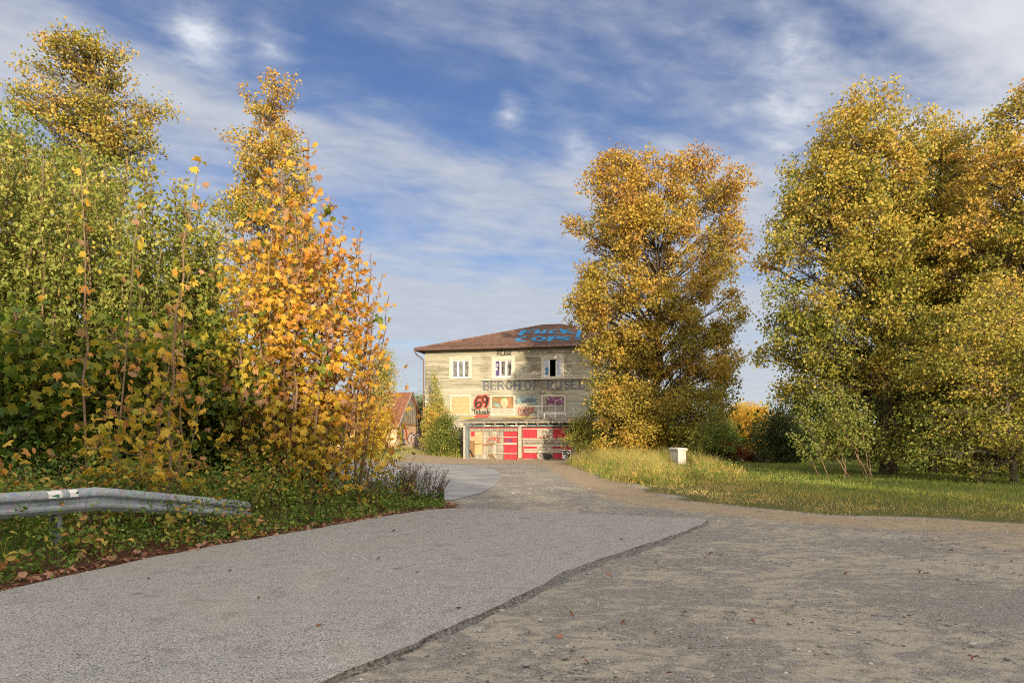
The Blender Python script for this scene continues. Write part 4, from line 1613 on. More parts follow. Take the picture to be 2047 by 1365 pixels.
# ------------------------------------------------------------------ the trees
def plant_trees():
    lerp = np.interp
    # big maple before the house
    maple = [(1235, 300), (1275, 303), (1300, 322), (1340, 322), (1385, 316), (1414, 320), (1408, 350), (1440, 362), (1492, 370), (1470, 400), (1480, 450), (1492, 482), (1490, 512), (1446, 545), (1480, 560), (1497, 590), (1478, 620),
             (1462, 650), (1472, 690), (1474, 745), (1458, 790), (1452, 850), (1425, 900), (1340, 915), (1240, 910), (1190, 880), (1205, 830), (1188, 770), (1190, 740), (1172, 700), (1172, 665), (1128, 630), (1148, 580), (1165, 545), (1170, 505), (1132, 475), (1138, 436), (1180, 425),
             (1192, 395), (1168, 370), (1172, 342), (1202, 318)]
    zc = lambda py, Y: EYE - (py - HY) / F0 * Y
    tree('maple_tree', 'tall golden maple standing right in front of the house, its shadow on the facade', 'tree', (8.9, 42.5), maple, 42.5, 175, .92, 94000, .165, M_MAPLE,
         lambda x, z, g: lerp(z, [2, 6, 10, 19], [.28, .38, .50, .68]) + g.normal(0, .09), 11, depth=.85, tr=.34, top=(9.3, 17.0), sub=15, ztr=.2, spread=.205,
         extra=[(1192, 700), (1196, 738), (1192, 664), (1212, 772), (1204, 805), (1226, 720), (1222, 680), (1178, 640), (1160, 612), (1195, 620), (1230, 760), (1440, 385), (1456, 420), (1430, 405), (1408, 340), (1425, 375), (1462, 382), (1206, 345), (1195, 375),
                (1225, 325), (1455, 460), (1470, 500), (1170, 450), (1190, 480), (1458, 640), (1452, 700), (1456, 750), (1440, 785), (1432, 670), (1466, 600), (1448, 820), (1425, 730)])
    # yellow lower growth at its foot
    bush('maple_bush', 'low yellow maple bush beneath the tall maple before the house', 'bush', (6.6, 40.2), [(1180, 800), (1230, 765), (1300, 760), (1345, 790), (1350, 860), (1340, 912), (1260, 918), (1195, 912), (1165, 880), (1190, 840)], 40.2,
         34, .62, 12000, .15, M_MAPLE, lambda x, z, g: .42 + g.normal(0, .09), 21, depth=.8, sub=9)
    bush('maple_bush', 'yellow-green bush between the tall maple and the white gate pillar', 'bush', (10.2, 38.6), [(1320, 790), (1380, 765), (1440, 780), (1452, 830), (1440, 880), (1420, 908), (1345, 905), (1320, 870)], 38.6,
         26, .6, 9500, .14, M_MAPLE, lambda x, z, g: .28 + g.normal(0, .08), 22, depth=.8, sub=9)
    bush('dark_bush', 'dark olive bush against the right end of the garage front', 'bush', (5.9, 45.6), [(1150, 905), (1140, 870), (1152, 830), (1175, 795), (1205, 780), (1240, 800), (1262, 850), (1255, 912), (1190, 916)], 45.6,
         32, .6, 12000, .13, M_LIME, lambda x, z, g: .30 + g.normal(0, .12), 23, depth=.8, sub=9)
    shoots('sapling', 'slender bright green sapling group just right of the white gate pillar', 'sapling', (10.3, 34.5), [(-.5, 0, -.8, .1, 2.4), (-.2, .2, -.1, .3, 3.0), (.1, -.1, .3, 0, 2.8), (.4, .1, .6, .2, 2.2), (.8, 0, 1.1, .1, 2.0), (-.9, .2, -1.2, .1, 1.8)],
           M_GREEN, T_RHOMB, .12, lambda x, y, z, g: .72 + g.normal(0, .08), 24, dens=46, twigs=10, twig_len=.75, start=.25, cluster=.12)
    # big lindens on the right
    lime_t = lambda x, z, g: lerp(z, [1, 5, 10, 16], [.22, .42, .58, .70]) + g.normal(0, .11)
    r1 = [(1528, 520), (1522, 480), (1545, 430), (1570, 378), (1590, 330), (1640, 262), (1702, 198), (1742, 188), (1802, 212), (1832, 240), (1850, 320), (1846, 480), (1840, 620), (1826, 760), (1840, 925), (1740, 935), (1660, 905), (1610, 850), (1570, 800),
          (1530, 770), (1560, 735), (1522, 690), (1540, 645), (1520, 590), (1548, 560)]
    tree('linden_tree', 'broad golden-green linden at the left end of the right-hand row of trees', 'tree', (14.9, 27.0), r1, 27.0, 160, .78, 78000, .125, M_LIME, lime_t, 31, depth=.8, tr=.30, sub=14, group='tall trees along the lawn', spread=.22, ztr=.18)
    r2 = [(1800, 330), (1838, 250), (1882, 232), (1925, 262), (1956, 330), (1968, 500), (1960, 700), (1960, 900), (1900, 945), (1820, 940), (1780, 890), (1770, 650), (1780, 450)]
    tree('linden_tree', 'narrow green-shaded linden in the middle of the right-hand row of trees', 'tree', (17.8, 28.6), r2, 28.6, 120, .8, 54000, .125, M_LIME, lambda x, z, g: lime_t(x, z, g) - .13, 32, depth=.9, tr=.27, sub=14, group='tall trees along the lawn', spread=.22, ztr=.16)
    r3 = [(1915, 330), (1950, 260), (1995, 218), (2030, 172), (2085, 150), (2160, 200), (2215, 400), (2235, 700), (2200, 900), (2060, 940), (1930, 920), (1905, 640), (1880, 480)]
    tree('hornbeam_tree', 'tallest tree of the right-hand row, cut by the edge of the picture', 'tree', (19.6, 25.0), r3, 25.0, 140, .76, 64000, .115, M_LIME, lambda x, z, g: lime_t(x, z, g) + .05, 33, depth=.75, tr=.3, sub=14, group='tall trees along the lawn', spread=.22, ztr=.12, flat_=.4)
    r5 = [(1880, 330), (1920, 262), (1960, 268), (2000, 290), (2040, 330), (2080, 500), (2080, 900), (1990, 935), (1860, 935), (1840, 700), (1850, 480)]
    tree('linden_tree', 'darker linden filling the back of the right-hand row between its two tallest trees', 'tree', (23.6, 34.0), r5, 34.0, 95, 1.0, 50000, .15, M_LIME, lambda x, z, g: lime_t(x, z, g) - .06, 44, depth=.9, tr=.27, sub=14, group='tall trees along the lawn', spread=.24, ztr=.1)
    r4 = [(1850, 640), (1920, 590), (2010, 560), (2120, 560), (2150, 700), (2140, 860), (2080, 975), (1960, 985), (1880, 965), (1830, 920), (1860, 800), (1810, 730)]
    bush('hornbeam_tree', 'low spreading hornbeam with pale layered twigs before the right-hand row', 'tree', (16.2, 22.0), r4, 22.0, 84, .55, 28000, .095, M_LIME, lambda x, z, g: lerp(z, [0, 2, 5], [.20, .36, .52]) + g.normal(0, .1), 34, depth=.55, tr=.12, sub=10,
         flat_=.28, spread=.5, ztr=.1, bark=M_BARK, limb_drop=.35)
    # shrubs at the foot of the right-hand row
    shoots('willow_shrub', 'pale-leaved willow shrub with leaning stems at the left foot of the right-hand trees', 'shrub', (11.6, 24.0),
           [(.9, -.2, -1.0, -.3, 3.0), (.8, 0, -.3, .1, 3.4), (.9, -.3, .3, -.4, 2.9), (.5, .2, -1.6, .2, 2.2), (.2, 0, -.6, -.3, 2.6), (1.1, .1, 1.0, .2, 2.7), (-.4, .1, -1.3, .2, 2.6), (-.7, 0, -1.9, -.2, 1.6), (.2, .3, .2, .4, 3.2)],
           M_SALLOW, T_RHOMB, .10, lambda x, y, z, g: .38 + .06 * z + g.normal(0, .1), 35, dens=44, twigs=8, twig_len=.85, start=.28, cluster=.1, sr=.035)
    bush('dark_bush', 'big dark green bush at the far end of the lawn, left of the willow shrub', 'bush', (16.3, 41.5), [(1512, 925), (1515, 890), (1530, 850), (1545, 818), (1562, 812), (1590, 835), (1612, 880), (1612, 932), (1560, 938)], 41.5,
         34, .6, 12000, .12, M_DARK, lambda x, z, g: .55 + g.normal(0, .14), 36, depth=.9, sub=9)
    bush('dark_bush', 'dark green bush at the far end of the lawn beside the red shrub', 'bush', (14.4, 44.5), [(1430, 925), (1434, 890), (1448, 876), (1464, 878), (1472, 895), (1476, 925)], 44.5,
         24, .5, 8000, .12, M_GREEN, lambda x, z, g: .38 + g.normal(0, .1), 37, depth=.9, sub=9)
    bush('red_shrub', 'sloping dark red shrub between two green bushes at the lawn end', 'shrub', (13.9, 42.6), [(1436, 886), (1450, 880), (1470, 890), (1484, 902), (1480, 910), (1460, 905), (1442, 894)], 42.6,
         9, .28, 2200, .11, M_RED, lambda x, z, g: .4 + g.normal(0, .15), 38, depth=.7, sub=7)
    bush('red_shrub', 'small bright orange-red shrub at the far edge of the lawn', 'shrub', (15.1, 43.0), [(1488, 915), (1494, 904), (1504, 908), (1512, 922), (1506, 930), (1494, 926)], 43.0,
         8, .24, 1600, .11, M_RED, lambda x, z, g: .8 + g.normal(0, .12), 39, depth=.8, sub=7)
    bush('yellow_tree', 'bright yellow tree in the distance between the maple and the right-hand trees', 'tree', (26.5, 76), [(1452, 925), (1450, 860), (1460, 820), (1488, 802), (1520, 808), (1540, 835), (1538, 880), (1522, 925)], 76,
         40, 1.0, 14000, .24, M_YMAPLE, lambda x, z, g: .55 + g.normal(0, .07), 40, depth=.9, tr=.15, sub=9)
    bush('birch_tree', 'yellowing birch far behind, half hidden by the maple', 'tree', (23.0, 72), [(1440, 925), (1436, 850), (1446, 818), (1456, 830), (1466, 880), (1466, 925)], 72,
         16, .8, 5000, .22, M_SALLOW, lambda x, z, g: .6 + g.normal(0, .1), 41, depth=.9, tr=.1, sub=9)
    # far left: beech and the slim tree above the thicket
    gb = np.random.default_rng(515)
    cen = []
    for tx, ty in ((58, 64), (92, 86), (128, 108), (152, 80), (200, 98), (238, 93), (270, 114), (302, 184), (288, 212), (290, 244), (255, 256), (252, 300), (42, 118), (30, 146), (48, 172), (78, 232), (2, 182), (24, 216), (62, 262), (108, 300),
                   (150, 205), (235, 205), (110, 215), (205, 265), (160, 275), (250, 170), (120, 320), (270, 330), (168, 130), (230, 150), (110, 160), (180, 210), (140, 250), (225, 285), (90, 380), (240, 380), (190, 340), (140, 420)):
        ys = min(ty + 50 + .62 * abs(tx - 205), 470)
        dy = gb.uniform(-1.9, 1.9)
        a0, a1 = np.array(W(205 - (470 - ys) * .02, ys, 32)), np.array(W(205 + (tx - 205) * .86, ty + 8, 32)) + (0, dy, 0)
        for t in (.32, .5, .68, .84, .97):
            if gb.random() < .9:
                cen.append(a0 + (a1 - a0) * t + gb.normal(0, .16, 3) + np.array((0, 0, .5 * math.sin(3.14 * t))))
    beech = [(-20, 60), (310, 60), (310, 430), (-20, 430)]
    tree('beech_tree', 'tall copper-tinted beech rising above the green thicket at the far left', 'tree', (-19.9, 32.0), beech, 32.0, 0, .60, 17500, .145, M_LIME, lambda x, z, g: lerp(z, [11, 17, 21], [.34, .54, .68]) + g.normal(0, .13), 51, tr=.34, top=(-19.2, 18.2),
         sub=8, ztr=.42, flat_=.34, spread=.34, limb_drop=.75, wind=(.4, 0, -.3), centers=cen)
    low_b = [(-60, 180), (0, 176), (40, 220), (70, 250), (130, 300), (230, 310), (250, 420), (220, 600), (60, 600), (-80, 500)]
    tree('beech_tree', 'broad green tree behind the thicket at the left edge of the picture', 'tree', (-21.5, 27.0), low_b, 27.0, 60, .85, 20000, .14, M_SALLOW, lambda x, z, g: .45 + g.normal(0, .12), 52, depth=.7, tr=.26, sub=10, ztr=.2)
    slim = [(530, 160), (558, 170), (590, 166), (594, 225), (586, 262), (618, 305), (642, 345), (650, 372), (622, 395), (600, 420), (640, 470), (680, 560), (660, 660), (480, 660), (420, 560), (425, 470), (428, 430), (462, 390), (492, 365), (468, 335),
            (482, 300), (442, 245), (482, 214), (492, 190)]
    tree('slim_tree', 'tall slim golden tree rising behind the bright yellow maple', 'tree', (-13.9, 38.0), slim, 38.0, 95, .72, 24000, .16, M_LIME, lambda x, z, g: lerp(z, [6, 13, 21], [.42, .54, .78]) + g.normal(0, .09), 53, depth=.85, tr=.2, top=(-13.5, 20.4), sub=12, ztr=.25, spread=.26)
    # between shed and yellow maple
    tree('birch_tree', 'pale yellow birch standing beside the shed, left of the house', 'tree', (-11.2, 55), [(745, 900), (735, 800), (742, 730), (760, 695), (776, 715), (784, 760), (772, 830), (770, 895)], 55, 28, .7, 8000, .14, M_SALLOW, lambda x, z, g: .75 + g.normal(0, .1), 54, depth=.8, tr=.12, sub=9, ztr=.15)
    bush('hazel_bush', 'golden bush hiding the left end of the shed', 'bush', (-9.6, 47), [(700, 905), (705, 850), (730, 815), (765, 812), (768, 845), (770, 880), (764, 905)], 47, 26, .6, 8000, .13, M_YMAPLE, lambda x, z, g: .42 + g.normal(0, .1), 55, depth=.8, sub=9)
    tree('ash_tree', 'green tree behind the shed, against the left corner of the house', 'tree', (-10.2, 82), [(818, 895), (822, 840), (828, 800), (842, 786), (870, 780), (900, 800), (905, 895)], 82, 34, .95, 9000, .22, M_SALLOW, lambda x, z, g: .42 + g.normal(0, .1), 56, depth=.9, tr=.15, sub=9, ztr=.1)
    # young birch and bush right before the facade
    shoots('birch_sapling', 'slender yellowing birch sapling against the left end of the facade', 'sapling', (-6.35, 56.3), [(0, 0, .0, 0, 6.7), (.3, .2, .45, .3, 4.9), (-.3, .1, -.2, .2, 4.4), (.5, 0, .9, .1, 3.9), (-.4, .1, -.6, .2, 4.0)], M_SALLOW, T_RHOMB, .14,
           lambda x, y, z, g: lerp(z, [0, 3, 6], [.74, .86, .72]) + g.normal(0, .1), 57, dens=50, twigs=13, twig_len=1.3, start=.06, cluster=.13, profile=lambda t: (1.06 - t) ** .75)
    bush('hazel_bush', 'green and yellow bush at the left garage post', 'bush', (-5.8, 55.2), [(858, 915), (856, 880), (872, 850), (895, 825), (915, 840), (922, 870), (924, 905), (918, 917)], 55.2, 30, .55, 10000, .12, M_SALLOW, lambda x, z, g: .40 + g.normal(0, .12), 58, depth=.75, sub=9)


plant_trees()


# ------------------------------------------------------------------ the thicket on the left
def plant_left():
    lerp = np.interp
    g = np.random.default_rng(77)
    words_ = ['pale green willow sapling cut by the left edge of the picture', 'pale green willow sapling behind the guard rail, second from the left edge', 'pale green willow sapling behind the white-stickered part of the guard rail',
              'pale green willow sapling directly behind the kink of the guard rail', 'upright willow sapling with a bare leader tip, above the road sign', 'rightmost tall willow sapling of the thicket, behind the road sign',
              'short willow sapling at the right end of the thicket, against the yellow maple']
    for i, (px, Y, pt) in enumerate(((-60, 13.5, 190), (40, 15.0, 235), (130, 14.2, 290), (222, 15.6, 280), (300, 14.6, 300), (365, 16.2, 330), (420, 16.6, 415))):
        x = W(px, 900, Y)[0]
        zt = W(px, pt, Y)[2]
        st = []
        for k in range(8):
            a, rr = g.uniform(0, 6.28), g.uniform(.3, 1.0)
            st.append((g.normal(0, .3), g.normal(0, .3), rr * math.cos(a), rr * math.sin(a) * .8, (zt - .2) * (1 - .42 * rr * rr * g.uniform(.4, 1))))
        shoots('willow_sapling', words_[i], 'sapling', (x, Y), st, M_SALLOW, T_OVAL, .105, lambda x, y, z, g: lerp(z, [0, 3, 5.5, 8], [.22, .38, .58, .74]) + g.normal(0, .09), 100 + i, dens=38, twigs=9, twig_len=1.15, start=.10,
               group='willow saplings behind the guard rail', cluster=.07, sr=.026, up=1.0, singles=0, profile=lambda t: 1.0 if t < .45 else max(.12, 1.0 - 1.35 * (t - .45) ** .8))
    # dark big-leaved maples low down in the shade
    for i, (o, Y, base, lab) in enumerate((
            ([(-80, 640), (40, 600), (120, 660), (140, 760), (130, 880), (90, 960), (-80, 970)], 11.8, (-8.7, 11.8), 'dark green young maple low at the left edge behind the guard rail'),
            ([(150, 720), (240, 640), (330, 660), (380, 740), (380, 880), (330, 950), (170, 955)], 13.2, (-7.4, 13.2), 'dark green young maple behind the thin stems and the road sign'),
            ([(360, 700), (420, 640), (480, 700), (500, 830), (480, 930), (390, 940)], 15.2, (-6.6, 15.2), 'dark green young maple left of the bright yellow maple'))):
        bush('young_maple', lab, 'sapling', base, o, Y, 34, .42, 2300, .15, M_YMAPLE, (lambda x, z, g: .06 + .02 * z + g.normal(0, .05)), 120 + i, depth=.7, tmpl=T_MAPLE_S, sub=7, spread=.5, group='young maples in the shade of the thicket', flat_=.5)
    # thin stems with orange and yellow leaves in front
    prof = lambda t: .9 if t < .42 else (.55 if t < .6 else .07)
    at = lambda y, x, z, g: 0
    front = [
        ('thin maple sapling with two grey stems, left of the guard rail kink', (-6.75, 10.9), [(0, 0, -.18, .1, 6.0), (.22, .15, .62, .2, 5.2), (.30, .2, .1, .5, 3.2)], 90),
        ('thin forked maple sapling with orange leaves above the guard rail kink', (-6.05, 11.3), [(0, 0, .75, .2, 4.7), (-.1, .1, .15, .4, 3.6)], 70),
        ('thin maple sapling with one long bare leader, right of the guard rail kink', (-5.55, 11.1), [(0, 0, .42, .15, 6.0), (.05, .1, .05, .3, 4.4), (.1, 0, .75, -.1, 2.7)], 100)]
    for i, (lab, base, st, ns) in enumerate(front):
        shoots('maple_sapling', lab, 'sapling', base, st, M_YMAPLE, T_MAPLE, .13, lambda x, y, z, g: (.42, .62, .78, .95, .30)[int(g.integers(0, 5))] + g.normal(0, .05), 140 + i, dens=9, twigs=6.5, twig_len=.62, start=.10, singles=ns,
               group='thin maple saplings behind the guard rail', cluster=.08, sr=.017, up=.45, profile=prof, upb=.5, droop=1.0)
    shoots('maple_sapling', 'drooping orange maple spray at the left edge just above the guard rail', 'sapling', (-7.25, 9.3), [(0, 0, .42, -.3, 1.45), (-.2, 0, .1, -.3, 1.5), (0, .2, .5, .1, 1.2)], M_YMAPLE, T_MAPLE, .15,
           lambda x, y, z, g: .68 + g.normal(0, .1), 150, dens=11, twigs=7, twig_len=.42, start=.5, singles=60, cluster=.05, sr=.03, up=.1)
    shoots('maple_sapling', 'low yellow-green maple spray directly over the kink of the guard rail', 'sapling', (-5.75, 10.2), [(0, 0, -.25, -.1, 1.9), (.1, .1, .35, 0, 2.2), (-.2, .1, -.6, .1, 1.7), (.3, .1, .6, .1, 1.7)], M_YMAPLE, T_MAPLE, .13,
           lambda x, y, z, g: .38 + g.normal(0, .1), 151, dens=12, twigs=9, twig_len=.5, start=.3, singles=80, cluster=.05, sr=.02, up=.3)
    # the bright yellow maple clump
    Y = 14.4
    bx = -4.55
    tips = [(452, 480, 0), (478, 430, .3), (505, 400, -.4), (535, 330, .2), (562, 262, 0), (590, 395, -.5), (617, 275, .3), (640, 390, -.2), (660, 400, .4), (690, 430, 0), (716, 470, .3), (742, 545, -.2), (752, 610, .3), (770, 690, 0),
            (440, 590, -.3), (428, 690, -.5), (425, 780, -.3), (545, 430, -.6), (610, 440, -.7), (500, 520, -.7), (680, 560, -.6), (580, 560, -.8)]
    st = []
    for k, (px, py, dy) in enumerate(tips):
        x, _, z = W(px, py, Y + dy)
        x0 = lerp(px, [425, 770], [-1.0, 1.0]) * .75 + g.normal(0, .08)
        st.append((x0, g.normal(0, .22), x - bx, dy, z - .2))

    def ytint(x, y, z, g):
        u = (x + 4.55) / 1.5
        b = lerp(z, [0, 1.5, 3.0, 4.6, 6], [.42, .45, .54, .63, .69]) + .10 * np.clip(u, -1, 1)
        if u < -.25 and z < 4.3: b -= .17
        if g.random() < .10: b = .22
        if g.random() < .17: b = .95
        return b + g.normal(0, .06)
    prof = lambda t: (.75 + .5 * t if t < .5 else (1.05 - .5 * (t - .5)) * (1 if t < .82 else .32))
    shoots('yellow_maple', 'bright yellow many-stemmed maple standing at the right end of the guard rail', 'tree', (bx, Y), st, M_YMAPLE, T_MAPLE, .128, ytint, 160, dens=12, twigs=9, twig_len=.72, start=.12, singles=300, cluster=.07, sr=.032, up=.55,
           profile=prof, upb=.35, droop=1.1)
    shoots('maple_sapling', 'low yellow maple growth around the foot of the bright yellow maple', 'sapling', (-4.35, 13.7), [(-.6, 0, -1.0, -.1, 1.5), (-.2, .1, -.3, -.2, 1.9), (.2, -.1, .3, -.2, 1.7), (.6, 0, 1.1, 0, 1.2), (.9, .1, 1.6, .2, .9), (0, .2, .7, .2, 1.6), (-.9, .1, -1.6, .1, 1.5)],
           M_YMAPLE, T_MAPLE, .125, lambda x, y, z, g: .45 + g.normal(0, .1), 161, dens=12, twigs=9, twig_len=.55, start=.12, singles=80, cluster=.06, sr=.02, up=.25)
    # bare outer twigs
    shoots('bare_sapling', 'nearly bare sapling with upright twigs at the right side of the yellow maple', 'sapling', (-3.7, 15.0), [(0, 0, .35, .1, 6.0), (.1, .1, .55, .2, 5.5), (.3, 0, 1.0, 0, 4.6), (.2, .1, .8, .3, 5.1)], M_YMAPLE, T_MAPLE, .11,
           lambda x, y, z, g: .85 + g.normal(0, .08), 162, dens=1.6, twigs=7, twig_len=.5, start=.35, bare=.55, sr=.026, up=1.3)
    # sparse brown leaves hanging out to the right, before the sky
    shoots('maple_sapling', 'sparse sapling with small brown leaves at the right edge of the yellow maple', 'sapling', (-3.5, 15.3), [(0, 0, .55, 0, 3.7), (.2, 0, .85, .1, 3.1), (.3, .1, 1.15, 0, 2.7), (.1, .1, .35, .2, 4.2), (.4, 0, 1.3, .1, 2.1)], M_YMAPLE, T_MAPLE, .115,
           lambda x, y, z, g: lerp(z, [0, 2, 4], [.5, .66, .9]) + g.normal(0, .08), 163, dens=9, twigs=8, twig_len=.6, start=.2, singles=60, sr=.024, up=.6)
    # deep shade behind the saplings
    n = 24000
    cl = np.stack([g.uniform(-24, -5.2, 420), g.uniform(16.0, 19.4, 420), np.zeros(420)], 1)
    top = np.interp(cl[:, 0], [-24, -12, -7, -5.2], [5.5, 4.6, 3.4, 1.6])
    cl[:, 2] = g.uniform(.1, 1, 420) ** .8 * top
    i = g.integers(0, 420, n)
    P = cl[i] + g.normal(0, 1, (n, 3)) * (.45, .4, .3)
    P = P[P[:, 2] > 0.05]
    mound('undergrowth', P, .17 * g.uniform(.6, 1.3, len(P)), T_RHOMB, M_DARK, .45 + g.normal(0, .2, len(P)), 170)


def woods():
    g = np.random.default_rng(300)
    # wood standing behind the viewpoint: it shades the road and the yard
    pts, sz = [], []
    mb = MB()
    for k in range(42):
        x = -58 + (k // 2) * 5.4 + (k % 2) * 2.7 + g.normal(0, .6)
        y = -36 + .25 * x - (k % 2) * 4.0 + g.normal(0, 1.0)
        h = np.interp(x, [0, 4, 9, 14], [13.2, 13.0, 11.6, 11.2]) + (k % 2) * .8 + g.normal(0, .7)
        rr = g.uniform(2.6, 3.6)
        n = 5200
        c = 80
        cc = np.stack([g.normal(0, .42, c) * rr, g.normal(0, .42, c) * rr, g.uniform(.06, .97, c) * h], 1)
        cc[:, :2] *= (1.15 - .65 * (cc[:, 2] / h))[:, None]
        i = g.integers(0, c, n)
        P = cc[i] + g.normal(0, .55, (n, 3))
        P += (x, y, 0)
        pts.append(P)
        mb.tube([(x, y, -.2), (x + .2, y, h * .5), (x, y + .2, h * .92)], [.28, .18, .04], 6)
    P = np.concatenate(pts)
    P = P[P[:, 2] > .2]
    o = mound('woodland', P, .62 * g.uniform(.6, 1.3, len(P)), T_RHOMB, M_LIME, .4 + g.normal(0, .2, len(P)), 301)
    o['label'] = 'wood standing behind the viewpoint across the yard'
    t = mb.build('trunks', M_BARK, o)
    t['kind'] = 'stuff'
    # wooded background left and right
    def mass(name, xr, yr, ztop, nclump, n, size, mat, tint, seed, csz=1.3):
        q = np.random.default_rng(seed)
        c = np.stack([q.uniform(*xr, nclump), q.uniform(*yr, nclump), q.uniform(.02, 1, nclump)], 1)
        hmul = 1 + .28 * np.sin(c[:, 0] * .55 + seed) * np.sin(c[:, 0] * .23 + 1) + q.normal(0, .07, nclump)
        c[:, 2] *= ztop(c[:, 0]) * hmul
        tb = tint + q.normal(0, .12, nclump) + .1 * np.sin(c[:, 0] * .4)
        i = q.integers(0, nclump, n)
        P = c[i] + q.normal(0, 1, (n, 3)) * (csz, csz * .8, csz * .62)
        P[:, 2] = np.abs(P[:, 2])
        o = mound(name, P, size * q.uniform(.6, 1.3, n), T_RHOMB, mat, tb[i] + q.normal(0, .1, n), seed + 1)
        return o
    mass('treeline', (-95, -17), (52, 66), lambda x: np.interp(x, [-95, -40, -24, -17], [13, 11, 7, 4]), 380, 26000, .42, M_SALLOW, .38, 310)
    mass('treeline', (21.5, 90), (46, 60), lambda x: np.interp(x, [21.5, 26, 40, 90], [3.0, 7, 12, 14]), 380, 30000, .40, M_DARK, .6, 320)
    mass('treeline', (9, 15.2), (49, 53), lambda x: np.interp(x, [9, 15], [2.4, 1.6]), 50, 5000, .28, M_GREEN, .4, 330, .6)
    # far wooded ridge
    fb = MB()
    q = random.Random(8)
    F = []
    for k in range(620):
        x, y = q.uniform(-260, 420), q.uniform(300, 420)
        h = q.uniform(8, 14)
        zb = (y - 300) * .05
        r0 = h * q.uniform(.20, .28)
        for L in range(5):
            z0 = zb + h * (.08 + .18 * L)
            z1 = z0 + h * .30
            rr = r0 * (1 - L * .18)
            n = 7
            b = len(fb.v)
            ph = q.uniform(0, 6)
            ring = [(x + rr * q.uniform(.65, 1.15) * math.cos(ph + 6.283 * i / n), y + rr * q.uniform(.65, 1.15) * math.sin(ph + 6.283 * i / n), z0 + q.uniform(-.3, .3)) for i in range(n)]
            fb.add(ring + [(x, y, z1)], [(i, (i + 1) % n, n) for i in range(n)])
    fr = fb.build('forest', flat('spruce_needles', (.045, .06, .04), .9, vary=.5, scale=.08))
    fr['kind'] = 'stuff'
    # hill under the far forest
    hb = MB()
    hb.add([(-2400, 285, -1), (2400, 285, -1), (2400, 440, 7), (-2400, 440, 7), (-2400, 900, 10), (2400, 900, 10)], [(0, 1, 2, 3), (3, 2, 5, 4)])
    hl = hb.build('hill', flat('forest_floor', (.05, .055, .03), .95))
    hl['kind'] = 'structure'


plant_left()
woods()


